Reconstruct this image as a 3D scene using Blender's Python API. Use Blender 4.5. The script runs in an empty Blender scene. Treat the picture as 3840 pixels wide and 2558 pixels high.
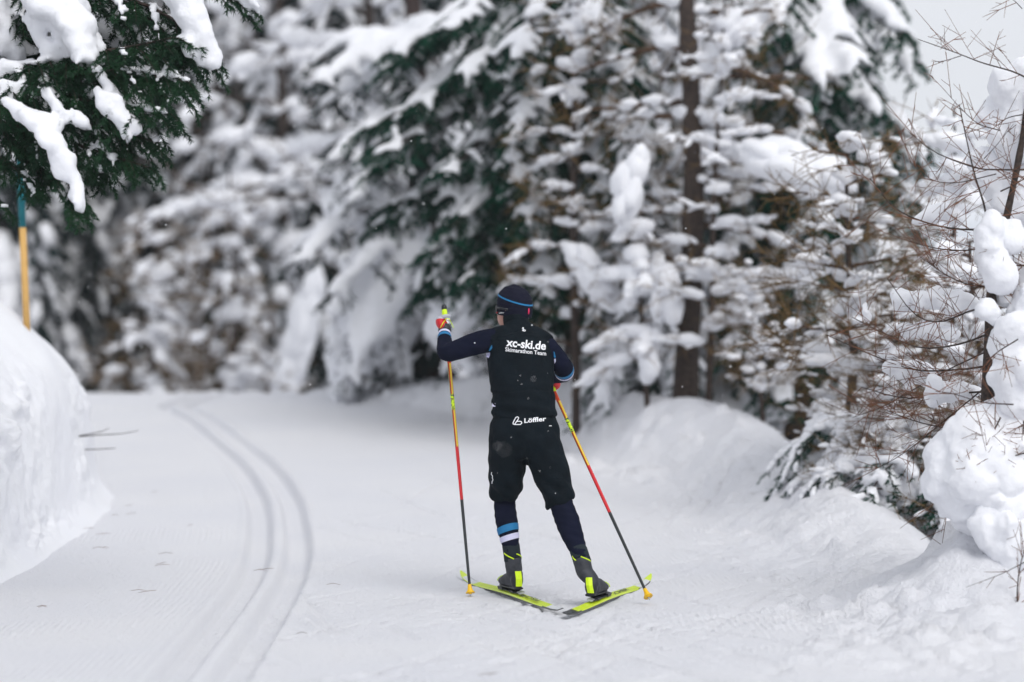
import bpy, bmesh, math, random
import numpy as np
from mathutils import Vector, Matrix
from mathutils.bvhtree import BVHTree

scene = bpy.context.scene
col = scene.collection
# ------------------------------------------------------------------ camera
CAM_H = 1.4
FPX = 9436.0            # focal length in pixels of the 3840 px wide photograph
cam_d = bpy.data.cameras.new('camera')
cam = bpy.data.objects.new('camera', cam_d); col.objects.link(cam)
cam_d.sensor_width = 36.0
cam_d.lens = FPX * 36.0 / 3840.0
cam_d.clip_start = 0.1
cam_d.clip_end = 3000.0
cam.location = (0, 0, CAM_H)
cam.rotation_euler = (math.radians(90.0) + 17.0 / FPX, 0, 0)
cam_d.dof.use_dof = True
cam_d.dof.focus_distance = 13.8
cam_d.dof.aperture_fstop = 1.1
scene.camera = cam
# ------------------------------------------------------------------ world, sun, exposure
SUN_EL, SUN_AZ = math.radians(46), math.radians(150)      # azimuth clockwise from +Y (right of view)
world = bpy.data.worlds.new('World'); scene.world = world
world.use_nodes = True
wn, wl = world.node_tree.nodes, world.node_tree.links
wn.clear()
sky = wn.new('ShaderNodeTexSky'); sky.sky_type = 'NISHITA'; sky.sun_disc = False
sky.sun_elevation = SUN_EL; sky.sun_rotation = SUN_AZ
sky.air_density = 1.0; sky.dust_density = 3.0; sky.ozone_density = 1.0; sky.altitude = 1400
hs = wn.new('ShaderNodeHueSaturation'); hs.inputs['Saturation'].default_value = 0.10
mx = wn.new('ShaderNodeMix'); mx.data_type = 'RGBA'; mx.blend_type = 'MIX'
mx.inputs['Factor'].default_value = 0.80               # closed cloud cover evens the sky out
mx.inputs['B'].default_value = (6.85, 7.05, 7.55, 1)
bg = wn.new('ShaderNodeBackground'); bg.inputs['Strength'].default_value = 0.10
wo = wn.new('ShaderNodeOutputWorld')
wl.new(sky.outputs[0], hs.inputs['Color']); wl.new(hs.outputs[0], mx.inputs['A'])
wl.new(mx.outputs['Result'], bg.inputs['Color']); wl.new(bg.outputs[0], wo.inputs['Surface'])
sun_d = bpy.data.lights.new('sun', 'SUN'); sun_d.energy = 1.3; sun_d.angle = math.radians(38)
sun_d.color = (1.0, 0.97, 0.93)
sun = bpy.data.objects.new('sun', sun_d); col.objects.link(sun)
sd = Vector((math.sin(SUN_AZ) * math.cos(SUN_EL), math.cos(SUN_AZ) * math.cos(SUN_EL), math.sin(SUN_EL)))
sun.rotation_euler = (-sd).to_track_quat('-Z', 'Y').to_euler()
scene.view_settings.view_transform = 'Standard'
scene.view_settings.look = 'None'
scene.view_settings.gamma = 1.0
scene.view_settings.exposure = 0.42
scene.view_settings.use_curve_mapping = False
scene.cycles.use_denoising = True
scene.cycles.max_bounces = 6
scene.cycles.diffuse_bounces = 4
scene.cycles.use_adaptive_sampling = True
scene.cycles.adaptive_threshold = 0.02

# ------------------------------------------------------------------ helpers
def PX(x, y, d):
    """point seen at photograph pixel (x, y) at distance d"""
    return np.array([(x - 1920.0) / FPX * d, d, CAM_H - (y - 1296.0) / FPX * d])
def PD(x, y, d):
    return PX(x * 1.6313, y * 1.6313, d)

def hsh(ix, iy, iz, seed):
    h = (ix * 374761393 + iy * 668265263 + iz * 2147483647 + seed * 144269504) & 0xFFFFFFFF
    h = ((h ^ (h >> 13)) * 1274126177) & 0xFFFFFFFF
    h = ((h ^ (h >> 16)) * 2246822519) & 0xFFFFFFFF
    return ((h ^ (h >> 15)) & 0xFFFFFF) / float(0xFFFFFF)
def vn(p, seed=0):
    """value noise, p (n,3) -> -1..1"""
    p = np.asarray(p, dtype=np.float64)
    i = np.floor(p).astype(np.int64); f = p - i; u = f * f * (3 - 2 * f)
    r = 0
    for dx in (0, 1):
        wx = u[:, 0] if dx else 1 - u[:, 0]
        for dy in (0, 1):
            wy = u[:, 1] if dy else 1 - u[:, 1]
            for dz in (0, 1):
                wz = u[:, 2] if dz else 1 - u[:, 2]
                r = r + wx * wy * wz * hsh(i[:, 0] + dx, i[:, 1] + dy, i[:, 2] + dz, seed)
    return r * 2 - 1
def fbm(p, oct=4, seed=0, gain=.5):
    p = np.asarray(p, dtype=np.float64); r = 0; a = 1; s = 0
    for k in range(oct):
        r = r + a * vn(p * (2.03 ** k) + 17.3 * k, seed + k); s += a; a *= gain
    return r / s
def sst(a, b, x):
    t = np.clip((x - a) / (b - a), 0, 1); return t * t * (3 - 2 * t)
def unit(v):
    v = np.asarray(v, float); return v / np.maximum(np.linalg.norm(v, axis=-1, keepdims=True), 1e-9)
def crom(P, n):
    """Catmull-Rom through P (k,m), n samples"""
    P = np.asarray(P, float); k = len(P)
    Q = np.vstack([2 * P[0] - P[1], P, 2 * P[-1] - P[-2]])
    t = np.linspace(0, k - 1 - 1e-6, n); i = t.astype(int); f = (t - i)[:, None]
    a, b, c, d = Q[i], Q[i + 1], Q[i + 2], Q[i + 3]
    return .5 * (2 * b + (c - a) * f + (2 * a - 5 * b + 4 * c - d) * f ** 2 + (3 * b - a - 3 * c + d) * f ** 3)

class Geo:
    def __init__(s): s.V = []; s.F = {3: [], 4: []}; s.M = {3: [], 4: []}; s.n = 0; s.big = []
    def add(s, V, F, m=0):
        V = np.asarray(V, float); F = np.asarray(F, dtype=np.int64)
        s.V.append(V); k = F.shape[1]; s.F[k].append(F + s.n)
        m = np.full(len(F), m) if np.isscalar(m) else np.asarray(m)
        s.M[k].append(m); s.n += len(V)
    def verts(s): return np.vstack(s.V)
    def build(s, name, mats, parent=None, smooth=True):
        me = bpy.data.meshes.new(name)
        V = np.vstack(s.V)
        loops = []; tot = []; mi = []
        for k in (3, 4):
            if s.F[k]:
                f = np.vstack(s.F[k]); loops.append(f.ravel()); tot.append(np.full(len(f), k)); mi.append(np.concatenate(s.M[k]))
        loops = np.concatenate(loops).astype(np.int32); tot = np.concatenate(tot).astype(np.int32); mi = np.concatenate(mi).astype(np.int32)
        me.vertices.add(len(V)); me.vertices.foreach_set('co', V.astype(np.float32).ravel())
        me.loops.add(len(loops)); me.loops.foreach_set('vertex_index', loops)
        me.polygons.add(len(tot))
        st = np.concatenate([[0], np.cumsum(tot)[:-1]]).astype(np.int32)
        me.polygons.foreach_set('loop_start', st)
        me.polygons.foreach_set('material_index', mi)
        me.polygons.foreach_set('use_smooth', np.full(len(tot), smooth))
        if not isinstance(mats, (list, tuple)): mats = [mats]
        for m in mats: me.materials.append(m)
        me.update(calc_edges=True); me.validate()
        return link(name, me, parent)
def link(name, me, parent=None):
    o = bpy.data.objects.new(name, me); col.objects.link(o)
    if parent is not None:
        o.parent = parent
        o.matrix_parent_inverse = Matrix.Translation(-Vector(parent.location)) if parent.parent is None else Matrix.Identity(4)
    return o
def empty(name, loc=(0, 0, 0)):
    o = bpy.data.objects.new(name, None); o.location = loc; o.empty_display_size = .2; col.objects.link(o); return o
def tag(o, label=None, cat=None, group=None, kind=None):
    if label: o['label'] = label
    if cat: o['category'] = cat
    if group: o['group'] = group
    if kind: o['kind'] = kind
    return o

def tube(P, R, sides=10, up=(0, 0, 1), cap=True, squash=None):
    """closed tube along P; R (n,) or (n,2): half widths across (side) and along 'up'."""
    P = np.asarray(P, float); n = len(P); R = np.asarray(R, float)
    if R.ndim == 0: R = np.full(n, float(R))
    if R.ndim == 1: R = np.stack([R, R], 1)
    T = np.gradient(P, axis=0); T = unit(T)
    up = np.asarray(up, float)
    S = np.cross(T, up); bad = np.linalg.norm(S, axis=1) < 1e-3; S[bad] = np.cross(T[bad], (1, 0, .01)); S = unit(S)
    U = np.cross(S, T)
    a = np.arange(sides) / sides * 2 * np.pi
    V = P[:, None] + S[:, None] * (np.cos(a)[None, :, None] * R[:, 0, None, None]) + U[:, None] * (np.sin(a)[None, :, None] * R[:, 1, None, None])
    V = V.reshape(-1, 3)
    i = np.arange(n - 1)[:, None] * sides; j = np.arange(sides)[None]; jn = (j + 1) % sides
    F = np.stack([i + j, i + jn, i + sides + jn, i + sides + j], -1).reshape(-1, 4)
    if cap:
        V = np.vstack([V, P[0], P[-1]]); a0 = n * sides
        j = np.arange(sides); jn = (j + 1) % sides
        C1 = np.stack([np.full(sides, a0), jn, j, j], 1)[:, :3]
        C2 = np.stack([np.full(sides, a0 + 1), (n - 1) * sides + j, (n - 1) * sides + jn], 1)
        return V, F, np.vstack([C1, C2])
    return V, F, None
def add_tube(g, P, R, sides=10, up=(0, 0, 1), m=0, cap=True):
    V, F, C = tube(P, R, sides, up, cap); 
    k = g.n; g.add(V, F, m)
    if C is not None:
        g.F[3].append(C + k); g.M[3].append(np.full(len(C), m))
def batch_tubes(g, P, R, sides=3, m=0):
    """P (m,n,3), R (m,n)"""
    P = np.asarray(P, float); M, n, _ = P.shape
    T = unit(np.gradient(P, axis=1)); up = np.array([.13, .21, 1.0])
    S = unit(np.cross(T, up)); U = np.cross(S, T)
    a = np.arange(sides) / sides * 2 * np.pi
    V = P[:, :, None] + S[:, :, None] * (np.cos(a)[None, None, :, None] * R[:, :, None, None]) + U[:, :, None] * (np.sin(a)[None, None, :, None] * R[:, :, None, None])
    b = np.arange(M)[:, None, None] * (n * sides); i = np.arange(n - 1)[None, :, None] * sides
    j = np.arange(sides)[None, None]; jn = (j + 1) % sides
    F = np.stack([b + i + j, b + i + jn, b + i + sides + jn, b + i + sides + j], -1).reshape(-1, 4)
    g.add(V.reshape(-1, 3), F, m)
def needles(g, B, D, L, W, rng, m=0):
    """one thin triangle per needle"""
    n = len(B); D = unit(D)
    r = rng.normal(size=(n, 3)); S = unit(np.cross(D, r)) * (np.asarray(W).reshape(-1, 1))
    tip = B + D * np.asarray(L).reshape(-1, 1)
    V = np.stack([B - S, B + S, tip], 1).reshape(-1, 3)
    g.add(V, np.arange(3 * n).reshape(-1, 3), m)

def ico(sub):
    bm = bmesh.new(); bmesh.ops.create_icosphere(bm, subdivisions=sub, radius=1)
    V = np.array([v.co[:] for v in bm.verts]); F = np.array([[v.index for v in f.verts] for f in bm.faces]); bm.free()
    return V, F
ICO = {k: ico(k) for k in (1, 2, 3)}
def blobs(g, C, A, R, sub=1, seed=0, rough=.3, freq=1.3, m=0):
    """lumps: centres C (n,3), long axis directions A (n,3), radii R (n,3) (along, across, up)"""
    tv, tf = ICO[sub]; n = len(C)
    A = unit(A); up = np.array([0, 0, 1.0])
    S = np.cross(A, up); bad = np.linalg.norm(S, axis=1) < .05; S[bad] = (1, 0, 0); S = unit(S); U = np.cross(S, A)
    V = C[:, None] + A[:, None] * (tv[None, :, 0:1] * R[:, None, 0:1]) + S[:, None] * (tv[None, :, 1:2] * R[:, None, 1:2]) + U[:, None] * (tv[None, :, 2:3] * R[:, None, 2:3])
    rm = R.mean(1)
    if rough > 0:
        q = (V / (rm[:, None, None] * 1.0)).reshape(-1, 3) * freq + np.repeat(np.arange(n) * 3.7, len(tv))[:, None]
        d = fbm(q, 2, seed).reshape(n, -1, 1)
        V = V + (V - C[:, None]) * d * rough
    F = (np.arange(n)[:, None, None] * len(tv) + tf[None]).reshape(-1, 3)
    g.add(V.reshape(-1, 3), F, m)

def remesh(g, name, mats, parent, voxel, smooth_it=2, noise_amp=0.0, noise_f=10.0, seed=0, post=None):
    o = g.build('tmp_' + name, mats, None)
    md = o.modifiers.new('r', 'REMESH'); md.mode = 'VOXEL'; md.voxel_size = voxel; md.use_smooth_shade = True
    if smooth_it:
        sm = o.modifiers.new('s', 'SMOOTH'); sm.iterations = smooth_it; sm.factor = .5
    dg = bpy.context.evaluated_depsgraph_get(); dg.update()
    me = bpy.data.meshes.new_from_object(o.evaluated_get(dg), depsgraph=dg)
    old = o.data; bpy.data.objects.remove(o); bpy.data.meshes.remove(old)
    me.name = name
    if noise_amp or post:
        n = len(me.vertices); co = np.empty(n * 3, np.float32); me.vertices.foreach_get('co', co); co = co.reshape(-1, 3).astype(float)
        no = np.empty(n * 3, np.float32); me.vertex_normals.foreach_get('vector', no); no = no.reshape(-1, 3)
        if noise_amp: co = co + no * (fbm(co * noise_f, 3, seed) * noise_amp)[:, None]
        if post: co = post(co, no)
        me.vertices.foreach_set('co', co.astype(np.float32).ravel()); me.update()
    if not me.materials:
        for m_ in (mats if isinstance(mats, (list, tuple)) else [mats]): me.materials.append(m_)
    me.polygons.foreach_set('use_smooth', np.ones(len(me.polygons), bool))
    return link(name, me, parent)

# ------------------------------------------------------------------ materials
def mat(name, color, rough=.6, spec=.3, noise=None, bump=None, metallic=0.0, sheen=0.0, sss=0.0, coord='Object'):
    """noise=(scale, color2, detail)  bump=(scale, strength, distance)"""
    m = bpy.data.materials.new(name); m.use_nodes = True
    nt = m.node_tree; p = nt.nodes['Principled BSDF']
    p.inputs['Base Color'].default_value = (*color, 1); p.inputs['Roughness'].default_value = rough
    p.inputs['Specular IOR Level'].default_value = spec; p.inputs['Metallic'].default_value = metallic
    if sheen: p.inputs['Sheen Weight'].default_value = sheen
    if sss:
        p.inputs['Subsurface Weight'].default_value = sss
        p.inputs['Subsurface Radius'].default_value = (.03, .035, .045); p.inputs['Subsurface Scale'].default_value = 1
    tc = nt.nodes.new('ShaderNodeTexCoord')
    if noise:
        n = nt.nodes.new('ShaderNodeTexNoise'); n.inputs['Scale'].default_value = noise[0]; n.inputs['Detail'].default_value = noise[2] if len(noise) > 2 else 4
        r = nt.nodes.new('ShaderNodeValToRGB'); r.color_ramp.elements[0].position = .35; r.color_ramp.elements[1].position = .65
        r.color_ramp.elements[0].color = (*color, 1); r.color_ramp.elements[1].color = (*noise[1], 1)
        nt.links.new(tc.outputs[coord], n.inputs['Vector']); nt.links.new(n.outputs['Fac'], r.inputs[0]); nt.links.new(r.outputs[0], p.inputs['Base Color'])
    if bump:
        n = nt.nodes.new('ShaderNodeTexNoise'); n.inputs['Scale'].default_value = bump[0]; n.inputs['Detail'].default_value = 5
        b = nt.nodes.new('ShaderNodeBump'); b.inputs['Strength'].default_value = bump[1]; b.inputs['Distance'].default_value = bump[2]
        nt.links.new(tc.outputs[coord], n.inputs['Vector']); nt.links.new(n.outputs['Fac'], b.inputs['Height']); nt.links.new(b.outputs[0], p.inputs['Normal'])
    return m
SNOW = (.80, .81, .845)
M = {}
M['snow'] = mat('snow', SNOW, .75, .25, bump=(22, .35, .02))
M['snow_soft'] = mat('snow_soft', SNOW, .8, .2, bump=(9, .35, .03))
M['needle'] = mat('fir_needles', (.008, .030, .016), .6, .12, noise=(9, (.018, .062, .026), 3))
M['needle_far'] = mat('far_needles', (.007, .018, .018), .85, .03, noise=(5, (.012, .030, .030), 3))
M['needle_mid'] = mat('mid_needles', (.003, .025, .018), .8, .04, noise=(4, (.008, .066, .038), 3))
M['bark'] = mat('bark', (.030, .022, .022), .9, .1, noise=(30, (.075, .055, .05), 6), bump=(45, .9, .02))
M['bark_dark'] = mat('dark_bark', (.03, .025, .024), .85, .15, noise=(40, (.075, .055, .045), 5), bump=(60, .8, .01))
M['twig'] = mat('larch_twig', (.085, .055, .028), .8, .08, noise=(6, (.21, .135, .06), 3))
M['twig_red'] = mat('young_twig', (.20, .075, .03), .6, .3, noise=(8, (.09, .045, .03), 3))
M['twig_dark'] = mat('old_twig', (.05, .035, .028), .8, .2, noise=(8, (.11, .065, .04), 3))
# ------------------------------------------------------------------ the snow-covered ground
BERM = np.array([PD(2460, 1600, 10.2), PD(2354, 1490, 11.3), PD(2240, 1400, 12.6), PD(2110, 1310, 14.4), PD(1935, 1165, 16.6), PD(1870, 1088, 17.9), PD(1765, 1032, 19.4),
                 PD(1700, 985, 20.6), PD(1650, 942, 21.2), PD(1560, 918, 21.8), PD(1480, 915, 22.6), PD(1320, 893, 24.5), PD(1120, 882, 27),
                 PD(900, 895, 29), PD(760, 908, 31), PD(560, 912, 34), PD(300, 912, 40)])
BERM = np.vstack([[2.9, 3.0, .15], BERM])
BC = crom(BERM, 160)
def z_trail(y): return .78 * sst(13, 31, y) - .55 * sst(32, 46, y) - .35 * sst(46, 58, y)
def trackline():
    pts = []
    for (xd, yd) in ((330, 1640), (385, 1568), (500, 1430), (590, 1300), (603, 1200), (590, 1130), (545, 1060), (485, 1010), (425, 960), (380, 935)):
        d = 15.0
        for _ in range(60):
            z = z_trail(np.array([d]))[0]; d = d * .5 + .5 * ((CAM_H - z) * 5784.0 / (yd - 794.5))
        pts.append([(xd - 1177) / 5784.0 * d, d])
    pts = np.array(pts)
    pts = np.vstack([[pts[0, 0] + .12, 4.0], pts])
    return pts
TRK = crom(trackline(), 400)
TRK = TRK[np.argsort(TRK[:, 1])]
def poly_dist(x, y, C):
    """signed distance to polyline C (k,>=2); positive on the right going along; also fractional index"""
    best = np.full(len(x), 1e9); sg = np.ones(len(x)); idx = np.zeros(len(x))
    for k in range(len(C) - 1):
        a = C[k, :2]; b = C[k + 1, :2]; e = b - a; L2 = e @ e
        px = x - a[0]; py = y - a[1]
        t = np.clip((px * e[0] + py * e[1]) / L2, 0, 1)
        dx = px - t * e[0]; dy = py - t * e[1]; d = dx * dx + dy * dy
        m = d < best
        best[m] = d[m]; cr = e[0] * py - e[1] * px; sg[m] = np.where(cr[m] > 0, -1, 1); idx[m] = k + t[m]
    return np.sqrt(best) * sg, idx
_BB = BC[::4]
def bank_foot(y): return np.interp(y, [3, 11, 13, 14.5, 16, 17.2, 18.2, 19.5, 22, 26, 33, 40], [-3.3, -3.22, -3.14, -3.08, -3.08, -3.08, -3.10, -3.2, -4.4, -6.0, -8.5, -11])
rs = np.random.default_rng(5)
# ski marks: skating strokes left and right of the heading, thin shallow lines
MARKS = []
for k in range(230):
    cx, cy = rs.uniform(-1.2, 1.9), rs.uniform(9.6, 21) if k % 3 else rs.uniform(9.8, 13.5)
    cx += -.02 * (cy - 14) ** 2 * .3
    a = rs.choice([-1, 1]) * math.radians(rs.uniform(10, 42)); L = rs.uniform(.5, 2.3)
    MARKS.append((cx, cy, math.sin(a), math.cos(a), L / 2, rs.uniform(-.024, .014), rs.uniform(.011, .020)))
for (tx, ty, fx, fy) in ((.255, 13.21, -.304, .953), (.274, 12.99, .294, .956)):
    MARKS.append((tx + fx * .9, ty + fy * .9, fx, fy, 1.05, -.012, .020))
    for q in range(5): MARKS.append((tx - 1.15 * fx + rs.uniform(-.35, .35), ty - 1.2 * fy + rs.uniform(-.6, .4), fx + rs.uniform(-.1, .1), fy, rs.uniform(.5, 1.1), -.011, .017))
CLODS = []
for k in range(520):
    i = rs.integers(12, 120); c = BC[i]; n = unit(np.array([-(BC[i + 1] - c)[1], (BC[i + 1] - c)[0]]))
    s = rs.uniform(.0, 1.0) ** 1.0 * 1.05 - .05
    r = rs.uniform(.025, .085) * (1.3 if rs.random() < .15 else 1)
    CLODS.append((c[0] + n[0] * s, c[1] + n[1] * s, r, r * rs.uniform(.25, .6)))
for k in range(260):
    y = rs.uniform(10.5, 20); x = rs.uniform(-2.6, -1.75) if rs.random() < .4 else rs.uniform(-2.6, 1.6)
    r = rs.uniform(.010, .028); CLODS.append((x, y, r, r * rs.uniform(.3, .7)))
MOUNDS = [(2.95, 13.2, .50, .62, .55), (3.5, 13.6, .85, .8, .8), (2.30, 12.75, .12, .42, .40), (2.62, 11.9, -.16, .14, .2), (2.78, 12.35, -.32, .15, .22),
          (2.0, 16.2, .10, .5, .35), (1.98, 16.9, .06, .34, .6), (.95, 25.2, .35, .9, 1.0), (1.6, 27.5, .4, 1.4, 1.2), (-1.3, 29.6, .12, .9, .8),
          (1.72, 11.1, .05, .5, .35), (2.2, 11.9, .07, .4, .25)]
def ground_z(x, y, fine=True):
    x = np.asarray(x, float); y = np.asarray(y, float); n = len(x)
    P = np.stack([x, y, np.zeros(n)], 1)
    z0 = z_trail(y)
    # undulating groomed surface
    z = z0 + .018 * fbm(P * [.9, .45, 1], 2, 3)
    # ---- right-hand berm, curving left behind the skier
    s, idx = poly_dist(x, y, _BB)
    crest = np.interp(idx, np.arange(len(_BB)), _BB[:, 2])
    wcl = .62 + .16 * fbm(P * .8, 2, 9)
    hb = np.clip(crest - z0, 0, None)
    t = np.clip((s + wcl) / wcl, 0, 1)
    inside = t ** 1.6 * (3 - 2 * t) ** .5 / 1.0
    inside = np.where(s < 0, np.clip(t ** 1.5 * (1.6 - .6 * t), 0, 1), 1)
    far = sst(20.5, 25, y) * (1 - sst(2.0, 3.2, x))
    out = np.clip(s, 0, None)
    zout_near = crest - 1.7 * sst(.10, 2.0, out) + .8 * sst(6, 16, out)
    rl = sst(-4.0, -1.0, x); zout_far = crest * (.3 + .7 * rl) + (.65 * sst(.4, 3.5, out) + .5 * sst(5, 25, out)) * rl - .25 * (1 - rl)
    zo = zout_near * (1 - far) + zout_far * far
    nearb = 1 - sst(10.0, 12.6, y)          # close to the camera the berm flattens out
    zo = zo * (1 - nearb) + (crest + .0 * out) * nearb
    z = np.where(s > 0, zo, z + hb * inside)
    bw = np.exp(-((s + .28) / .42) ** 2) + .35 * sst(0, .5, s)
    z = z + bw * (.06 * fbm(P * 2.2, 2, 21) + .085 * np.abs(fbm(P * 5.0, 3, 22)) + .022 * fbm(P * 14, 2, 23)) * (.55 + .45 * sst(9, 14, y))
    for (mx_, my_, h, sx, sy) in MOUNDS:
        z = z + h * np.exp(-((x - mx_) / sx) ** 2 - ((y - my_) / sy) ** 2)
    # ---- left-hand bank
    ft = bank_foot(y) + .05 * fbm(P * .9, 2, 31)
    u = ft - x
    H = np.interp(y, [3, 12, 17, 19, 20.5, 22, 24], [1.7, 1.8, 1.93, 1.75, 1.2, .6, .12])
    uu = np.clip(u, 0, None); pr = .50 * sst(-.04, .16, u) + .44 * np.clip(u / .8, 0, 1) ** .8 + .10 * sst(.6, 3, u)
    rough_l = sst(.0, .10, u) * (1 - .8 * sst(.35, .6, u))
    lump = .06 * fbm(P * 3.2, 3, 41) + .10 * np.abs(fbm(P * [9, 9, 1], 3, 43))
    z = z + (H - .12) * sst(.12, 1.3, u) + .02 * sst(0, .6, u) * fbm(P * 1.1, 2, 44)
    # ---- the far forest floor
    z = z + sst(44, 75, y) * .8 + sst(5, 22, np.abs(x)) * .8 * sst(20, 40, y)
    if fine:
        # classic ski tracks: two pressed grooves
        cx = np.interp(y, TRK[:, 1], TRK[:, 0])
        dxdy = np.gradient(TRK[:, 0], TRK[:, 1]); sl = np.interp(y, TRK[:, 1], dxdy); co = 1 / np.sqrt(1 + sl * sl)
        fade = 1 - sst(31, 35, y)
        for k_, off in enumerate((0.0, .255)):
            q = (x - cx + .015 - off / co) * co + .004 * fbm(P * [1, 3, 1] + k_ * 9, 2, 50)
            g_ = 1 - sst(.052, .098, np.abs(q))
            rim = np.exp(-((np.abs(q) - .112) / .022) ** 2)
            z = z + fade * (-.072 * g_ + .010 * rim)
        on = (1 - inside) * (u < .2)
        on = np.clip((s < -.2).astype(float) * (u < .1), 0, 1)
        for (mx_, my_, dx, dy, L, h, w) in MARKS:
            m = (np.abs(x - mx_) < L + .1) & (np.abs(y - my_) < L + .1)
            if not m.any(): continue
            px = x[m] - mx_; py = y[m] - my_; al = px * dx + py * dy; ac = px * dy - py * dx
            z[m] += on[m] * h * np.exp(-(ac / w) ** 2) * (1 - sst(L * .8, L, np.abs(al)))
        for (mx_, my_, r, h) in CLODS:
            m = (np.abs(x - mx_) < r * 1.6) & (np.abs(y - my_) < r * 1.6)
            if not m.any(): continue
            d2 = ((x[m] - mx_) ** 2 + (y[m] - my_) ** 2) / r ** 2
            z[m] += h * np.sqrt(np.clip(1 - d2 * .8, 0, 1)) * (.8 + .4 * vn(P[m] * 30, 7))
        scuff = sst(.05, .45, fbm(P * [1.3, .8, 1], 2, 60)) * (y < 24)
        z = z + on * (.0022 + .006 * scuff) * fbm(P * 19, 2, 61) + on * .0035 * scuff * fbm(P * 6, 2, 62)
    return z
def gz(x, y): return float(ground_z(np.array([x]), np.array([y]), False)[0])

def axis(segs):
    out = [segs[0][0]]
    for a, b, s in segs:
        n = max(1, int(round((b - a) / s))); out += list(np.linspace(a, b, n + 1)[1:])
    return np.array(out)
gx = axis([(-190, -60, 26), (-60, -14, 4), (-14, -6, .5), (-6, -3.6, .07), (-3.6, -2.0, .025), (-2.0, -1.0, .018), (-1.0, 1.7, .023), (1.7, 3.4, .028), (3.4, 6, .11), (6, 14, .6), (14, 60, 4), (60, 190, 26)])
gy = axis([(2, 9.2, .35), (9.2, 17.5, .028), (17.5, 22, .04), (22, 32, .08), (32, 45, .25), (45, 90, 1.2), (90, 240, 15)])
XX, YY = np.meshgrid(gx, gy)
# the fine strip follows the track sideways, so that the grooves stay well resolved
shift = np.interp(YY, TRK[:, 1], TRK[:, 0]) + 1.5
shift = np.where(YY > 17, shift, shift)
wsh = np.clip(1 - np.abs(XX + 1.4) / 9, 0, 1)
XS = XX + shift * np.minimum(1, wsh * 1.0)
zz = ground_z(XS.ravel(), YY.ravel())
nx, ny = len(gx), len(gy)
g = Geo()
V = np.stack([XS.ravel(), YY.ravel(), zz], 1)
i = np.arange(ny - 1)[:, None] * nx; j = np.arange(nx - 1)[None]
F = np.stack([i + j, i + j + 1, i + nx + j + 1, i + nx + j], -1).reshape(-1, 4)
g.add(V, F)

def ground_material():
    m = bpy.data.materials.new('trail_snow'); m.use_nodes = True
    nt = m.node_tree; N = nt.nodes; L = nt.links; p = N['Principled BSDF']
    p.inputs['Roughness'].default_value = .7; p.inputs['Specular IOR Level'].default_value = .25
    tc = N.new('ShaderNodeTexCoord')
    def noise(sc, det=4, vec=None, rough=.5):
        n = N.new('ShaderNodeTexNoise'); n.inputs['Scale'].default_value = sc; n.inputs['Detail'].default_value = det; n.inputs['Roughness'].default_value = rough
        L.new(vec or tc.outputs['Object'], n.inputs['Vector']); return n.outputs['Fac']
    def ramp(f, a, b, ca=(0, 0, 0, 1), cb=(1, 1, 1, 1)):
        r = N.new('ShaderNodeValToRGB'); r.color_ramp.elements[0].position = a; r.color_ramp.elements[1].position = b
        r.color_ramp.elements[0].color = ca; r.color_ramp.elements[1].color = cb; L.new(f, r.inputs[0]); return r.outputs[0]
    def mth(op, a, b):
        n = N.new('ShaderNodeMath'); n.operation = op
        for k, v in enumerate((a, b)):
            if isinstance(v, (int, float)): n.inputs[k].default_value = v
            else: L.new(v, n.inputs[k])
        return n.outputs[0]
    base = ramp(noise(.8, 5), .3, .7, (.775, .785, .83, 1), (.82, .825, .855, 1))
    L.new(base, p.inputs['Base Color'])
    # groomer corduroy: ridges across the lane coordinate stored on the sheet
    at = N.new('ShaderNodeAttribute'); at.attribute_name = 'lane'
    sx = N.new('ShaderNodeSeparateXYZ'); L.new(at.outputs['Vector'], sx.inputs[0])
    wob = mth('MULTIPLY', noise(1.2, 2), .05)
    s_ = mth('SINE', mth('MULTIPLY', mth('ADD', sx.outputs['X'], wob), 2 * math.pi / .036), 0)
    patch = ramp(noise(.9, 3), .47, .6)
    cord = mth('MULTIPLY', mth('MULTIPLY', s_, patch), sx.outputs['Y'])
    h = mth('MULTIPLY', cord, .0021)
    h = mth('ADD', h, mth('MULTIPLY', noise(26, 6, rough=.65), .026))
    h = mth('ADD', h, mth('MULTIPLY', noise(140, 3), .008))
    b = N.new('ShaderNodeBump'); b.inputs['Strength'].default_value = 1.0; b.inputs['Distance'].default_value = 1.0
    L.new(h, b.inputs['Height']); L.new(b.outputs[0], p.inputs['Normal'])
    return m
M['ground'] = ground_material()
gr = g.build('snow_ground', M['ground'])
me = gr.data
sB, _ = poly_dist(V[:, 0], V[:, 1], _BB)
tr = (V[:, 0] - np.interp(V[:, 1], TRK[:, 1], TRK[:, 0]))
wR = sst(.1, .7, -sB) * (V[:, 0] < 3)
lane = np.where(tr > .5, sB, tr)
on = np.clip(wR, 0, 1) * sst(-.1, .2, V[:, 0] - bank_foot(V[:, 1])) * (1 - sst(22, 30, V[:, 1]))
# no ridges inside the two grooves or on the skated middle of the trail
mid = .35 + .65 * np.maximum(1 - sst(.4, 1.2, -sB - .6), sst(.0, .4, -tr))
on = on * sst(.03, .15, np.abs(tr - .5)) * mid * (1 - sst(-.18, -.10, tr) * (1 - sst(.36, .46, tr)))
A = me.attributes.new('lane', 'FLOAT_VECTOR', 'POINT')
A.data.foreach_set('vector', np.stack([lane, on, lane * 0], 1).astype(np.float32).ravel())
tag(gr, 'groomed snow trail with two classic ski tracks, banks and forest floor', None, None, 'structure')
print('ground verts', len(V))

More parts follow.
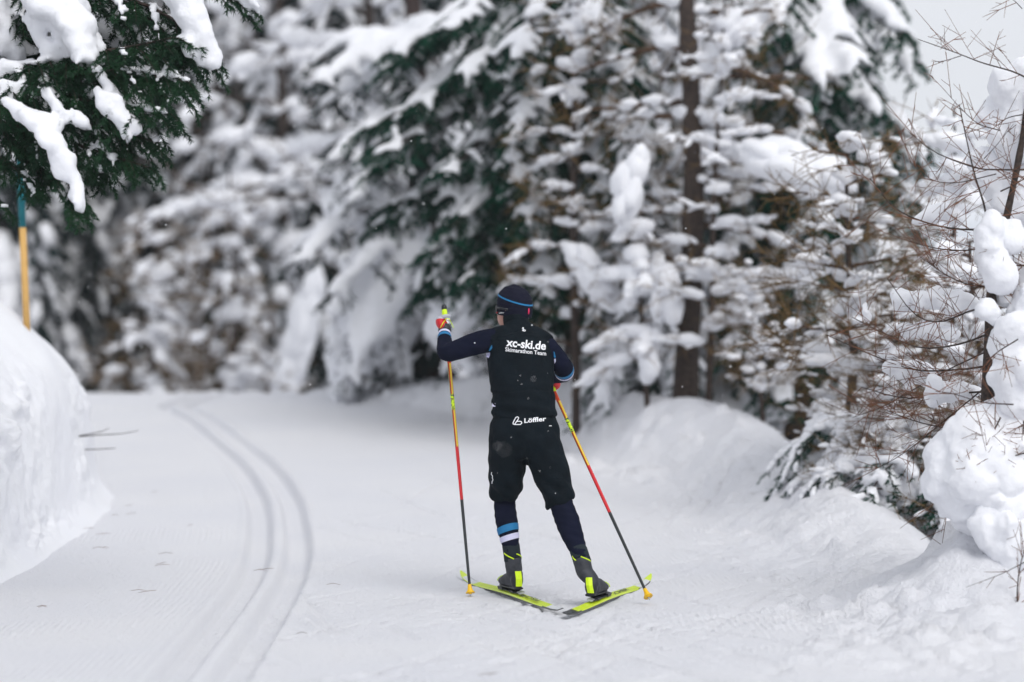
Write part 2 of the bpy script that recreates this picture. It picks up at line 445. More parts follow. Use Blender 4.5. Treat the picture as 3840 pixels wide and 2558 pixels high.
# the ploughed left bank: its own evenly spaced sheet, so that the broken face keeps its crumbs
PO = np.array([(.30, -.12), (.19, -.05), (.10, .04), (.03, .17), (0, .42), (-.04, .68), (-.10, .93), (-.22, 1.18), (-.42, 1.45), (-.70, 1.75), (-1.1, 2.0), (-1.8, 2.15), (-3.2, 2.2), (-7.0, 1.9)])
seg = np.concatenate([np.linspace(0, 9, 105), np.linspace(9, 13, 30)[1:]])
PR = np.stack([np.interp(seg, np.arange(14), crom(PO, 131)[::10, k][:14]) for k in (0, 1)], 1); PR = np.stack([np.interp(seg / 13, np.linspace(0, 1, 300), crom(PO, 300)[:, k]) for k in (0, 1)], 1)
yb = np.concatenate([np.arange(-2, 9, .4), np.arange(9, 13, .07), np.arange(13, 20.5, .032), np.arange(20.5, 29, .08)])
BY, BS = np.meshgrid(yb, np.arange(len(seg)), indexing='ij')
Hs = np.interp(BY, [3, 12, 17, 19, 20.5, 22, 24, 26, 27.5, 29], [.86, .90, .95, .89, .76, .56, .30, .10, -.08, -.2]); sx_ = np.interp(BY, [3, 18, 21, 29], [1, 1, 1.2, 1.4])
BX = bank_foot(BY) + PR[BS, 0] * sx_; BZ = z_trail(BY) + PR[BS, 1] * Hs
Pb = np.stack([BX.ravel(), BY.ravel(), BZ.ravel()], 1)
zl = Pb[:, 2] - z_trail(Pb[:, 1]); wr_ = sst(.02, .22, zl) * (1 - .85 * sst(.85, 1.25, zl)) * (1 - .6 * sst(19.5, 21, Pb[:, 1]))
cr = fbm(Pb * [7, 7, 8], 3, 81); cr2 = np.abs(fbm(Pb * [15, 13, 16], 3, 82)); pt = sst(-.15, .25, fbm(Pb * [1.6, 1.2, 2.2], 2, 83))
wr_ = wr_ * (.35 + 1.1 * (1 - sst(16.0, 17.8, Pb[:, 1])))
dx_ = .08 * fbm(Pb * [1.4, 1.1, 1.5], 2, 80) + wr_ * (.02 + .06 * pt) * cr * 1.4 + wr_ * pt * .07 * cr2 + .006 * fbm(Pb * 24, 2, 84) * (.3 + wr_)
Pb[:, 0] += dx_ * .9; Pb[:, 2] += dx_ * .35 * sst(.0, .1, zl) + .02 * fbm(Pb * 2.2, 2, 85) * sst(0, .3, zl)
g = Geo(); nyb, nsb = BY.shape; i = np.arange(nyb - 1)[:, None] * nsb; j = np.arange(nsb - 1)[None]
g.add(Pb, np.stack([i + j, i + nsb + j, i + nsb + j + 1, i + j + 1], -1).reshape(-1, 4)[:, ::-1])
M['bank'] = mat('bank_snow', (.79, .80, .84), .75, .2, noise=(1.5, (.81, .82, .85), 4), bump=(40, .5, .012))
sb = g.build('snow_bank', M['bank']); tag(sb, 'ploughed snow bank with a crumbly broken face along the left of the trail', None, None, 'structure')

# far snowy mountainside behind the trees, in the upper right
g = Geo()
xs = np.linspace(-150, 180, 90); ys = np.linspace(170, 370, 40)
XX, YY = np.meshgrid(xs, ys)
ridge = 9 + 17 * sst(6, 60, XX) + 4 * np.sin(XX * .055)
ZZ = ridge * sst(170, 290, YY) + 2.5 * fbm(np.stack([XX.ravel() * .04, YY.ravel() * .04, XX.ravel() * 0], 1), 4, 5).reshape(XX.shape) * sst(170, 240, YY) - 2
i = np.arange(39)[:, None] * 90; j = np.arange(89)[None]
g.add(np.stack([XX.ravel(), YY.ravel(), ZZ.ravel()], 1), np.stack([i + j, i + j + 1, i + 91 + j, i + 90 + j], -1).reshape(-1, 4))
M['mountain'] = mat('mountain_snow', (.74, .76, .80), .9, .1, noise=(.06, (.55, .58, .63), 6))
mo = g.build('mountain', M['mountain']); tag(mo, 'pale snowy mountainside fading into the cloud', None, None, 'structure')
# ------------------------------------------------------------------ the skier
M['navy'] = mat('navy_underlayer', (.0065, .0085, .020), .9, .06, bump=(160, .25, .002), noise=(14, (.009, .011, .026), 3))
M['black'] = mat('black_softshell', (.0028, .0058, .0088), .8, .10, bump=(22, .8, .014), noise=(10, (.0050, .0095, .0138), 3))
M['beanie'] = mat('beanie_knit', (.0085, .0095, .021), .85, .12, bump=(120, .4, .003))
M['skin'] = mat('skin', (.55, .30, .24), .5, .4, sss=.1)
M['white_print'] = mat('white_print', (.78, .79, .82), .5, .3)
M['lilac'] = mat('pale_stripe', (.60, .60, .78), .6, .3)
M['blue'] = mat('blue_stripe', (.012, .16, .36), .6, .3)
M['pink'] = mat('pink_tab', (.75, .03, .12), .6, .3)
M['red'] = mat('red_leather', (.55, .012, .02), .5, .4)
M['red_pole'] = mat('red_pole', (.60, .010, .018), .25, .5)
M['orange_pole'] = mat('orange_red_pole', (.62, .06, .012), .25, .5)
M['neon'] = mat('neon_yellow', (.62, .85, .01), .4, .4)
M['yellow_pole'] = mat('yellow_pole', (.72, .55, .03), .3, .5)
M['basket'] = mat('yellow_basket', (.85, .50, .01), .4, .4)
M['carbon'] = mat('carbon', (.010, .014, .017), .3, .5)
M['boot_grey'] = mat('boot_grey', (.022, .025, .033), .6, .3, noise=(25, (.045, .048, .058), 3), bump=(60, .3, .004))
M['boot_black'] = mat('boot_black', (.008, .010, .014), .45, .5)
M['sock'] = mat('boot_cuff', (.016, .024, .030), .85, .2, bump=(120, .3, .003))
M['glove_grey'] = mat('glove_grey', (.42, .43, .48), .6, .3)
M['ski_neon'] = mat('ski_neon', (.58, .74, .015), .3, .5)
M['ski_white'] = mat('ski_white', (.62, .64, .66), .4, .4)
M['silver'] = mat('silver', (.45, .46, .48), .35, .5, metallic=.7)
M['lens'] = mat('dark_lens', (.01, .01, .012), .15, .6)

person = empty('person', (.02, 13.9, .03))
tag(person, 'cross-country skier seen from behind in black vest, shorts and navy beanie', 'person')

def ptube(g, pts, sides=16, n=None, up=(0, 1, 0), m=0):
    """pts: (x, y, d, a, b) photograph pixels + distance + half widths in metres"""
    q = np.array([list(PX(p[0], p[1], p[2])) + [p[3], p[4] if len(p) > 4 else p[3]] for p in pts])
    c = crom(q, n or (len(q) * 6))
    add_tube(g, c[:, :3], np.maximum(c[:, 3:5], .004), sides, up, m)

HC = PX(1930, 1150, 14.16); yaw = math.radians(52)
HF = np.array([-math.sin(yaw), math.cos(yaw), 0]); HS = np.array([math.cos(yaw), math.sin(yaw), 0]); UP = np.array([0, 0, 1.])
def ell(g, c, r, sub=3, f=HF, s=HS, u=UP):
    tv, tf = ICO[sub]
    g.add(np.asarray(c) + np.outer(tv[:, 0] * r[0], s) + np.outer(tv[:, 1] * r[1], f) + np.outer(tv[:, 2] * r[2], u), tf)

L_ARM = [(1868, 1268, 14.06, .062), (1812, 1281, 14.07, .065), (1752, 1299, 14.09, .062), (1705, 1316, 14.11, .056), (1676, 1321, 14.15, .052), (1668, 1300, 14.21, .047), (1667, 1272, 14.27, .039), (1667, 1243, 14.33, .033), (1668, 1226, 14.36, .030)]
R_ARM = [(2030, 1280, 14.06, .058), (2062, 1312, 14.05, .058), (2090, 1345, 14.05, .056), (2108, 1372, 14.06, .055), (2115, 1388, 14.10, .054), (2115, 1399, 14.16, .050), (2104, 1408, 14.23, .042), (2072, 1418, 14.33, .033), (2058, 1423, 14.37, .030)]
L_LEG = [(1912, 1620, 13.93, .09, .10), (1902, 1700, 13.95, .090, .095), (1897, 1780, 13.99, .080, .085), (1894, 1860, 14.03, .064, .066), (1893, 1895, 14.03, .061, .062), (1898, 1940, 13.99, .0625, .066), (1905, 1985, 13.965, .0585, .062), (1915, 2040, 13.95, .048, .050), (1922, 2090, 13.945, .042, .046), (1930, 2150, 13.95, .040, .046)]
R_LEG = [(2018, 1620, 13.90, .09, .10), (2045, 1700, 13.89, .090, .095), (2072, 1780, 13.88, .080, .085), (2098, 1862, 13.86, .067, .068), (2108, 1900, 13.84, .065, .065), (2128, 1955, 13.78, .067, .070), (2146, 2005, 13.72, .0605, .064), (2168, 2060, 13.65, .048, .051), (2182, 2100, 13.60, .043, .047), (2195, 2150, 13.57, .041, .046)]
g = Geo()
ptube(g, [(1966, 1690, 13.92, .13, .10), (1966, 1640, 13.92, .175, .115), (1965, 1560, 13.93, .165, .105), (1960, 1480, 13.96, .155, .09), (1953, 1400, 14.0, .165, .10), (1950, 1320, 14.04, .17, .105), (1948, 1275, 14.07, .15, .09), (1943, 1243, 14.09, .085, .065), (1937, 1212, 14.12, .055, .058), (1933, 1180, 14.14, .052, .055)], 24)
for limb in (L_ARM, R_ARM): ptube(g, limb, 16)
for limb in (L_LEG, R_LEG): ptube(g, limb, 18)
ell(g, HC + UP * .005, (.076, .096, .098))
ell(g, HC + HF * .046 - UP * .060, (.056, .066, .068))
ell(g, HC + HF * .102 - UP * .03, (.013, .018, .026), 2)          # nose
ell(g, HC + HF * .085 - UP * .095, (.026, .02, .016), 2)           # chin
ell(g, HC + HF * .096 - UP * .062, (.024, .012, .007), 2)          # lips
ell(g, HC + HF * .078 + UP * .012, (.05, .026, .014), 2)           # brow
for s_ in (-1, 1):
    ell(g, HC + HS * s_ * .078 - HF * .002 - UP * .02, (.010, .022, .034), 2)     # ear
    ell(g, HC + HS * s_ * .042 + HF * .07 - UP * .028, (.02, .022, .022), 2)     # cheek bone
def is_skin(c):
    return (c[:, 2] > HC[2] - .115) & (np.linalg.norm(c[:, :2] - HC[:2], axis=1) < .16)
body = remesh(g, 'body', [M['navy'], M['skin']], person, .0085, 2, post=lambda co, no: co + no * ((.0022 * fbm(co * [16, 16, 26], 3, 5) + .0012 * np.sin(co[:, 2] * 150 + 6 * fbm(co * 7, 2, 6))) * (co[:, 2] < HC[2] - .12))[:, None])
nf = len(body.data.polygons); cc = np.empty(nf * 3, np.float32); body.data.polygons.foreach_get('center', cc)
body.data.polygons.foreach_set('material_index', is_skin(cc.reshape(-1, 3)).astype(np.int32))
for s_ in (-1, 1):
    g = Geo(); ell(g, HC + HS * s_ * .031 + HF * .086 - UP * .012, (.012, .012, .012), 2); g.build('eye', M['white_print'], body)

# --- vest
g = Geo()
ptube(g, [(1968, 1572, 13.93, .178, .122), (1966, 1548, 13.93, .182, .122), (1964, 1512, 13.94, .176, .116), (1960, 1470, 13.96, .174, .110), (1956, 1410, 14.0, .182, .118), (1951, 1345, 14.03, .187, .124), (1949, 1300, 14.06, .186, .120), (1947, 1268, 14.08, .160, .100), (1943, 1244, 14.09, .110, .075), (1938, 1222, 14.11, .072, .070), (1935, 1205, 14.125, .066, .068), (1934, 1192, 14.13, .066, .068)], 28, 90)
ptube(g, [(1900, 1262, 14.08, .07, .07), (1858, 1276, 14.07, .072, .075), (1843, 1284, 14.07, .066, .072)], 16)
ptube(g, [(1990, 1262, 14.08, .07, .07), (2034, 1288, 14.06, .072, .075), (2050, 1300, 14.05, .066, .072)], 16)
def folds(co, no):
    z = co[:, 2]; x = co[:, 0]
    zpx = 1296 - (z - CAM_H) * FPX / 14.0
    am = .0030 * sst(1430, 1500, zpx) + .0018
    w = np.sin((z * 100) + 5.5 * fbm(co * [4, 4, 5], 2, 3) + x * 14) * sst(1400, 1480, zpx)
    w2 = fbm(co * [7, 7, 16], 3, 8)
    # raised seams: yoke line across the shoulders and two princess seams
    zy = CAM_H - (1262 - 1296) / FPX * 14.0 - .05 * np.abs(x - .04)
    yoke = -.003 * np.exp(-((z - zy) / .004) ** 2)
    ps = -.0028 * (np.exp(-((x + .085 - .02 * sst(1300, 1500, zpx)) / .004) ** 2) + np.exp(-((x - .175 + .01 * sst(1300, 1500, zpx)) / .004) ** 2)) * (zpx > 1255) * (zpx < 1460)
    band = -.004 * np.exp(-((zpx - 1466 + 8 * np.sin(x * 14)) / 3.0) ** 2)
    return co + no * (am * w * 1.0 + am * 1.1 * w2 + yoke + ps + band)[:, None]
vest = remesh(g, 'vest', M['black'], person, .0078, 3, post=folds)
g = Geo()
ptube(g, [(1936, 1218, 14.115, .070, .073), (1934, 1200, 14.13, .071, .075), (1933, 1188, 14.135, .070, .074), (1933, 1184, 14.135, .066, .070)], 24, 16)
g.build('collar', M['black'], vest)
# --- shorts
g = Geo()
ptube(g, [(1966, 1548, 13.93, .168, .112), (1966, 1575, 13.93, .180, .122), (1966, 1610, 13.92, .196, .134), (1967, 1650, 13.92, .198, .140), (1970, 1690, 13.92, .175, .125), (1974, 1722, 13.92, .12, .1)], 28, 50)
ptube(g, [(1912, 1640, 13.93, .108, .118), (1905, 1700, 13.94, .110, .114), (1902, 1745, 13.96, .106, .108), (1897, 1800, 13.99, .098, .100), (1893, 1838, 14.01, .090, .092), (1893, 1860, 14.03, .076, .080), (1894, 1872, 14.03, .066, .070)], 22, 50)
ptube(g, [(2020, 1640, 13.90, .108, .118), (2040, 1700, 13.90, .110, .114), (2060, 1750, 13.89, .106, .108), (2080, 1810, 13.88, .097, .100), (2096, 1862, 13.86, .088, .092), (2100, 1884, 13.86, .083, .088), (2102, 1890, 13.86, .080, .084)], 22, 50)
def sfolds(co, no):
    z = co[:, 2]; zpx = 1296 - (z - CAM_H) * FPX / 13.93
    a = .0025 + .005 * sst(1760, 1860, zpx)
    cleft = -.010 * np.exp(-((co[:, 0] - .075) / .012) ** 2) * sst(1640, 1700, zpx) * (no[:, 1] < 0)
    return co + no * (a * fbm(co * [9, 9, 14], 3, 4) + a * .8 * np.sin(z * 60 + co[:, 0] * 50 + 2 * fbm(co * 6, 2, 9)) + cleft)[:, None]
shorts = remesh(g, 'shorts', M['black'], person, .0085, 2, post=sfolds)

# --- beanie (rings around the head axis)
HZ = np.array([-.066, -.058, -.03, 0, .03, .055, .078, .094, .105, .112]); HA = np.array([.083, .086, .089, .090, .087, .080, .067, .050, .028, .004]); HB = np.array([.099, .102, .106, .107, .104, .096, .080, .060, .034, .005])
tilt = 0.10
def hatp(phi, z, off=0.0):
    a = np.interp(z, HZ, HA) + off; b = np.interp(z, HZ, HB) + off
    f = np.cos(phi) * b; s = np.sin(phi) * a
    zz_ = z + f * tilt
    return HC + UP * .012 + np.multiply.outer(f, HF) + np.multiply.outer(s, HS) + np.multiply.outer(zz_, UP)
g = Geo(); ns = 40; zr = crom(np.stack([HZ, HZ], 1), 36)[:, 0]; ph = np.arange(ns) / ns * 2 * np.pi
V = np.vstack([hatp(ph, np.full(ns, z) ) * 1.0 for z in zr])
wr = fbm(V * 38, 3, 12) * .0022 + .0012 * np.sin(V[:, 2] * 260 + 2 * np.sin(V[:, 0] * 30))
V = V + unit(V - HC) * wr[:, None]
i = np.arange(len(zr) - 1)[:, None] * ns; j = np.arange(ns)[None]; jn = (j + 1) % ns
g.add(V, np.stack([i + j, i + jn, i + ns + jn, i + ns + j], -1).reshape(-1, 4))
g.add(np.vstack([V[-ns:], hatp(np.array([0.]), np.array([.114]))]), np.stack([np.arange(ns), (np.arange(ns) + 1) % ns, np.full(ns, ns)], 1))
beanie = g.build('beanie', M['beanie'], person)
g = Geo(); ph = np.linspace(0, 2 * np.pi, 81)
zc = .004 + .052 * (np.cos(ph) * .5 + .5) ** 1 + .0     # lowest at the back of the head
r0 = hatp(ph, zc - .0045, .0028); r1 = hatp(ph, zc + .0045, .0028)
k = np.arange(80); g.add(np.vstack([r0, r1]), np.stack([k, k + 1, k + 82, k + 81], 1)); g.build('stripe', M['blue'], beanie)
g = Geo(); pb = math.pi + .12
add_tube(g, np.array([hatp(np.array([pb]), np.array([z]), .004)[0] for z in (-.045, -.03, -.012)]), np.array([[.005, .002], [.006, .002], [.003, .002]]), 8); g.build('tab', M['pink'], beanie)
# --- sunglasses: red frame, dark lens and the temple over the ear
gl = None
g = Geo()
a = np.linspace(-.85, .85, 14)
arc = np.array([HC + HF * (.108 * math.cos(t)) + HS * (.092 * math.sin(t)) - UP * .012 for t in a])
add_tube(g, arc, np.array([[.004, .021]] * 14), 8, (0, 0, 1)); 
gl = g.build('sunglasses', M['lens'], person)
g = Geo()
add_tube(g, arc - UP * .022, .0035, 6); g.build('frame', M['red'], gl)
for s_ in (-1, 1):
    g = Geo(); add_tube(g, np.array([HC + HF * .075 + HS * s_ * .079 - UP * .006, HC + HF * .03 + HS * s_ * .089 - UP * .010, HC - HF * .02 + HS * s_ * .088 - UP * .018]), np.array([[.003, .007]] * 3), 6); g.build('temple', M['boot_black'], gl)

# --- things printed on the clothes: real patches laid on the cloth
def bvh_of(*objs):
    vs = []; fs = []; n = 0
    for o in objs:
        me = o.data; c = np.empty(len(me.vertices) * 3, np.float32); me.vertices.foreach_get('co', c)
        vs += [Vector(v) for v in c.reshape(-1, 3)]; fs += [[q + n for q in p.vertices] for p in me.polygons]; n = len(vs)
    return BVHTree.FromPolygons(vs, fs)
def drape(name, V2, F, mt, parent, bvh, off=.0022, smooth=False):
    """V2: pixel positions; the patch is laid onto the cloth where the line of sight meets it"""
    out = []; last = 13.8; o = Vector((0, 0, CAM_H))
    for (x, y) in V2:
        d = Vector(PX(x, y, 1.0)) - o; d.normalize()
        hit = bvh.ray_cast(o, d)[0]
        if hit is None: hit = o + d * last / d.y
        last = hit.y; out.append(hit - d * off)
    me = bpy.data.meshes.new(name); me.from_pydata([tuple(v) for v in out], [], [list(f) for f in F]); me.materials.append(mt); me.update()
    return link(name, me, parent)
def text_mesh(s, bold=0.0, shear=0.0, spacing=1.0):
    c = bpy.data.curves.new('t', 'FONT'); c.body = s; c.size = 1; c.offset = bold; c.shear = shear; c.space_character = spacing; c.resolution_u = 3; c.align_x = 'LEFT'
    o = bpy.data.objects.new('t', c); col.objects.link(o)
    dg = bpy.context.evaluated_depsgraph_get(); dg.update(); me = bpy.data.meshes.new_from_object(o.evaluated_get(dg))
    bpy.data.objects.remove(o)
    bm = bmesh.new(); bm.from_mesh(me); bmesh.ops.triangulate(bm, faces=bm.faces[:])
    V = np.array([v.co[:2] for v in bm.verts]); F = [[v.index for v in f.verts] for f in bm.faces]; bm.free(); bpy.data.meshes.remove(me)
    V[:, 0] -= V[:, 0].min(); w = V[:, 0].max(); return V / w, F       # width 1
def lettering(name, s, x0, y0, x1, y1, height, mt, parent, bvh, bold=.02, shear=0.0, curve=0.0):
    """text from (x0,y0) to (x1,y1) pixels along its baseline, cap height in pixels"""
    V, F = text_mesh(s, bold, shear); h = V[:, 1].max(); e = np.array([x1 - x0, y1 - y0])
    P = np.array([x0, y0]) + np.outer(V[:, 0], e) + np.outer(V[:, 1] / h * height, (0, -1.0)) + np.outer(curve * 4 * V[:, 0] * (1 - V[:, 0]), (0, 1))
    return drape(name, P, F, mt, parent, bvh)
def stroke(name, pts, w, mt, parent, bvh, closed=False):
    P = np.array(pts, float); 
    if closed: P = np.vstack([P, P[:1]])
    n = max(12, len(P) * 6); t = np.linspace(0, len(P) - 1, n); C = np.stack([np.interp(t, range(len(P)), P[:, k]) for k in (0, 1)], 1)
    T = np.gradient(C, axis=0); T /= np.linalg.norm(T, axis=1)[:, None] + 1e-9; Nn = np.stack([-T[:, 1], T[:, 0]], 1) * w / 2
    V = np.vstack([C + Nn, C - Nn]); F = [[k, k + 1, n + k + 1, n + k] for k in range(n - 1)]
    return drape(name, V, F, mt, parent, bvh)
bv = bvh_of(vest, body)
lettering('lettering', 'xc-ski.de', 1897, 1297, 2047, 1312, 31, M['white_print'], vest, bv, .028, .12, 1)
lettering('lettering', 'Skimarathon Team', 1895, 1317, 2048, 1333, 15, M['white_print'], vest, bv, .014, .0)
lg = [(1959, 1233), (1960, 1229), (1963, 1229), (1963, 1233), (1959, 1240), (1968, 1242), (1971, 1239), (1967, 1237), (1962, 1238)]
stroke('emblem', lg, 2.6, M['white_print'], vest, bv)
drape('badge', [(1845, 1511), (1857, 1511), (1858, 1525), (1846, 1525)], [[0, 1, 2, 3]], M['lilac'], vest, bv)
bvb = bvh_of(shorts, vest)
lettering('lettering', 'L\u00f6ffler', 1966, 1586, 2048, 1578, 17, M['white_print'], shorts, bvb, .025)
lg = [(1923, 1587), (1934, 1565), (1940, 1563), (1945, 1566), (1944, 1571), (1937, 1580), (1930, 1590), (1950, 1591), (1957, 1587), (1956, 1582), (1950, 1580), (1938, 1580)]
stroke('emblem', [(1938, 1580), (1944, 1571), (1945, 1566), (1940, 1563), (1934, 1566), (1924, 1585), (1924, 1590), (1930, 1592), (1951, 1592), (1957, 1587), (1955, 1581), (1950, 1580), (1938, 1580), (1930, 1591)], 3.2, M['white_print'], shorts, bvb)
drape('badge', [(2059, 1595.5), (2069, 1595.5), (2069, 1598.5), (2059, 1598.5)], [[0, 1, 2, 3]], M['white_print'], shorts, bvb)
stroke('emblem', [(1844, 1771), (1842, 1779), (1847, 1785), (1846, 1793), (1849, 1800), (1845, 1806), (1845, 1814)], 2.6, M['white_print'], shorts, bvb)
bvh_h = bvh_of(beanie)
lettering('lettering', 'l\u00f6ffler', 1871, 1176.5, 1890, 1175, 5, M['white_print'], beanie, bvh_h, .02)
# side accents of the underlayer at the arm holes
def patch(name, poly, mt, parent, bvh):
    P = np.array(poly, float); c = P.mean(0); n = len(P); return drape(name, np.vstack([P, c]), [[k, (k + 1) % n, n] for k in range(n)], mt, parent, bvh)
patch('accent', [(1845, 1293), (1846, 1306), (1836, 1317), (1833, 1316), (1838, 1303)], M['blue'], body, bv)
patch('accent', [(1824, 1324), (1838, 1322), (1837, 1334), (1832, 1343), (1822, 1337)], M['lilac'], body, bv)
patch('accent', [(2076, 1317), (2080, 1322), (2084, 1339), (2081, 1344), (2077, 1338)], M['blue'], body, bv)
patch('accent', [(2078, 1346), (2084, 1345), (2084, 1357), (2079, 1364)], M['lilac'], body, bv)

# stripes round the sleeves and the calf: short sleeves of cloth, 1.5 mm proud
def band(name, limb, t0, t1, mt, parent, up=(0, 1, 0), grow=.0035, skew=0.0):
    q = np.array([list(PX(p[0], p[1], p[2])) + [p[3], p[4] if len(p) > 4 else p[3]] for p in limb]); c = crom(q, 200)
    i0, i1 = int(t0 * 199), int(t1 * 199); c = c[i0:i1 + 1:max(1, (i1 - i0) // 6)]
    V, F, _ = tube(c[:, :3], c[:, 3:5] + grow, 24, up, False)
    if skew: V[:, 2] += skew * (V[:, 0] - c[:, 0].mean())
    g = Geo(); g.add(V, F); return g.build(name, mt, parent)
band('stripe', L_ARM, .745, .79, M['blue'], body, grow=.0025)
band('stripe', L_ARM, .80, .835, M['lilac'], body, grow=.0025)
band('stripe', R_ARM, .44, .50, M['blue'], body, grow=.0025)
band('stripe', R_ARM, .515, .565, M['lilac'], body, grow=.0025)
band('stripe', L_LEG, .645, .695, M['blue'], body, grow=.0018, skew=.12)
band('stripe', L_LEG, .718, .758, M['lilac'], body, grow=.0018, skew=.12)

# ------------------------------------------------------------------ ski poles
def make_pole(label, top, tip, cuts):
    """cuts: list of (t0, t1, kind) along the pole from the grip down"""
    top = np.array(top); tip = np.array(tip)
    root = empty('ski_pole', tuple(tip)); tag(root, label, 'ski pole', 'ski poles held by the skier')
    D = tip - top; Ln = np.linalg.norm(D); U_ = D / Ln
    g = Geo(); sides = 12
    mats = [M['carbon'], M['red_pole'], M['orange_pole'], M['yellow_pole'], M['neon']]
    for (t0, t1, kind) in cuts:
        n = 2 if kind != 'spotted' else 26
        P = top + np.outer(np.linspace(t0, t1, n), D); r = .0118 - .0042 * np.linspace(t0, t1, n)
        V, F, C = tube(P, r, sides, (0, 1, 0), False)
        seg = np.repeat(np.arange(n - 1), sides); sd_ = np.tile(np.arange(sides), n - 1)
        if kind == 'striped': mi = np.array([2, 3, 3, 0, 2, 3, 3, 0, 2, 3, 3, 2])[sd_]
        elif kind == 'spotted': mi = np.where(hsh(seg, sd_ // 2, seg * 0, 3) > .72, 0, 4)
        else: mi = np.full(len(F), {'dark': 0, 'red': 1, 'orange': 2, 'neon': 4}[kind])
        g.add(V, F, mi)
    g.build('shaft', mats, root)
    g = Geo(); P = top + np.outer(np.linspace(-.004, .075, 8), D); add_tube(g, P, [.012, .0155, .016, .0145, .0145, .015, .015, .012], 12, (0, 1, 0)); gp = g.build('grip', M['neon'], root)
    g = Geo(); P = top + np.outer([-.018, -.012, -.002, .004], D); add_tube(g, P, [.008, .015, .016, .012], 12, (0, 1, 0)); g.build('cap', M['boot_black'], gp)
    # basket: small half plate and a tip
    g = Geo(); f = np.array([0, 1., 0]); s = unit(np.cross(U_, f)); f = np.cross(s, U_)
    a = np.linspace(0, 2 * np.pi, 20, endpoint=False)
    P = tip - U_ * .055; rings = []
    for (h, r1, r2, off) in ((0, .010, .010, 0), (.02, .012, .012, 0), (.034, .017, .020, .004), (.042, .025, .028, .008), (.047, .026, .030, .009), (.046, .012, .012, 0), (.055, .008, .008, 0)):
        rings.append(P + U_ * h + np.outer(np.cos(a) * r1, s) + np.outer(np.sin(a) * r2 + off, f))
    V = np.vstack(rings); i = np.arange(6)[:, None] * 20; j = np.arange(20)[None]; jn = (j + 1) % 20
    g.add(V, np.stack([i + j, i + jn, i + 20 + jn, i + 20 + j], -1).reshape(-1, 4)); g.build('basket', M['basket'], root, True)
    g = Geo(); add_tube(g, np.array([tip - U_ * .004, tip + U_ * .008, tip + U_ * .018]), [.006, .004, .001], 8); g.build('tip', M['silver'], root)
    return root, U_
LP_top = PX(1666, 1160, 14.38); LP_tip = PX(1764, 2236, 14.0); LP_tip[2] = .018
LP_tip = np.array([(1764 - 1920) / FPX * 13.97, 13.97, .02])
pole_l, LU = make_pole('ski pole in the raised hand, red, neon yellow and black with yellow basket', LP_top, LP_tip,
    [(0, .05, 'neon'), (.05, .195, 'orange'), (.195, .305, 'striped'), (.305, .36, 'spotted'), (.36, .49, 'striped'), (.49, .675, 'red'), (.675, .97, 'dark')])
RP_tip = np.array(PX(2432, 2240, 13.62)); RP_top = PX(2052, 1412, 14.42); e = (RP_top - RP_tip)
pole_r, RU = make_pole('slanting ski pole in the lowered hand, its yellow basket beside the ski tip', RP_top, RP_tip,
    [(0, .05, 'neon'), (.05, .12, 'orange'), (.12, .2, 'striped'), (.2, .265, 'spotted'), (.265, .42, 'striped'), (.42, .63, 'red'), (.63, .97, 'dark')])

# ------------------------------------------------------------------ gloved hands closed round the grips
def make_hand(wrist, arm_dir, top, U_, t_on, side, name='glove'):
    """fingers curl round the pole axis; U_ points down the pole"""
    c = np.array(top) + U_ * t_on                                  # centre of the fist on the axis
    away = unit(arm_dir - U_ * np.dot(arm_dir, U_))                # from wrist towards the pole, square to it
    across = unit(np.cross(U_, away)) * side                       # the palm lies on this side
    g = Geo()
    pal0 = np.array(wrist); kn = c + across * .028 + away * .012
    P = np.array([pal0, pal0 * .5 + (c + across * .024 - away * .03) * .5, c + across * .026 - away * .012, kn])
    add_tube(g, crom(P, 10), np.linspace(1, 1, 10)[:, None] * np.array([[.030, .020]]) * np.array([[1.05], [1.1], [1.2], [1.3], [1.35], [1.4], [1.4], [1.35], [1.25], [1.1]]), 14, across)
    for k in range(4):
        u = (k - 1.5) * .0205; L = (.9, 1.0, .95, .8)[k]; base = c + U_ * u
        th = np.linspace(math.radians(20), math.radians(20 + 235 * L), 12); rr = .0265 - .002 * np.linspace(0, 1, 12)
        pts = np.array([base + across * (math.cos(t) * r_) + away * (math.sin(t) * r_ ) for t, r_ in zip(th, rr)])
        add_tube(g, pts, np.linspace(.0118, .0092, 12), 10, U_)
    th = np.linspace(math.radians(-35), math.radians(-190), 10); b = c - U_ * .034
    pts = np.array([b + U_ * (.012 * (1 - k / 9)) + across * math.cos(t) * .028 + away * math.sin(t) * .028 for k, t in enumerate(th)])
    add_tube(g, pts, np.linspace(.0145, .0105, 10), 10, U_)
    gl_ = remesh(g, name, [M['glove_grey'], M['red'], M['boot_black']], person, .0032, 2)
    me = gl_.data; n = len(me.polygons); q = np.empty(n * 3, np.float32); me.polygons.foreach_get('center', q); q = q.reshape(-1, 3).astype(float)
    al = (q - c) @ away; ac = (q - c) @ across; uu = (q - c) @ U_
    mi = np.zeros(n, np.int32)
    mi[(al < .010) & (uu > -.014) & (ac > -.02)] = 1        # red back panel
    mi[(uu > -.02) & (ac < -.016) & (al > -.005)] = 2
    me.polygons.foreach_set('material_index', mi)
    g = Geo(); w = np.array(wrist); ad = unit(arm_dir)
    add_tube(g, np.array([w - ad * .02, w - ad * .008, w + ad * .008, w + ad * .02]), [.036, .038, .038, .036], 18, across); g.build('cuff', M['boot_black'], gl_)
    return gl_
LW = PX(1668, 1236, 14.34)
glove_l = make_hand(LW, np.array([0, .55, .83]), LP_top, LU, .078, -1)
bvg = bvh_of(glove_l)
stroke('emblem', [(1683, 1201), (1679, 1197), (1675, 1200), (1677, 1206), (1681, 1209), (1678, 1216), (1672, 1218), (1669, 1214)], 4.2, M['white_print'], glove_l, bvg)
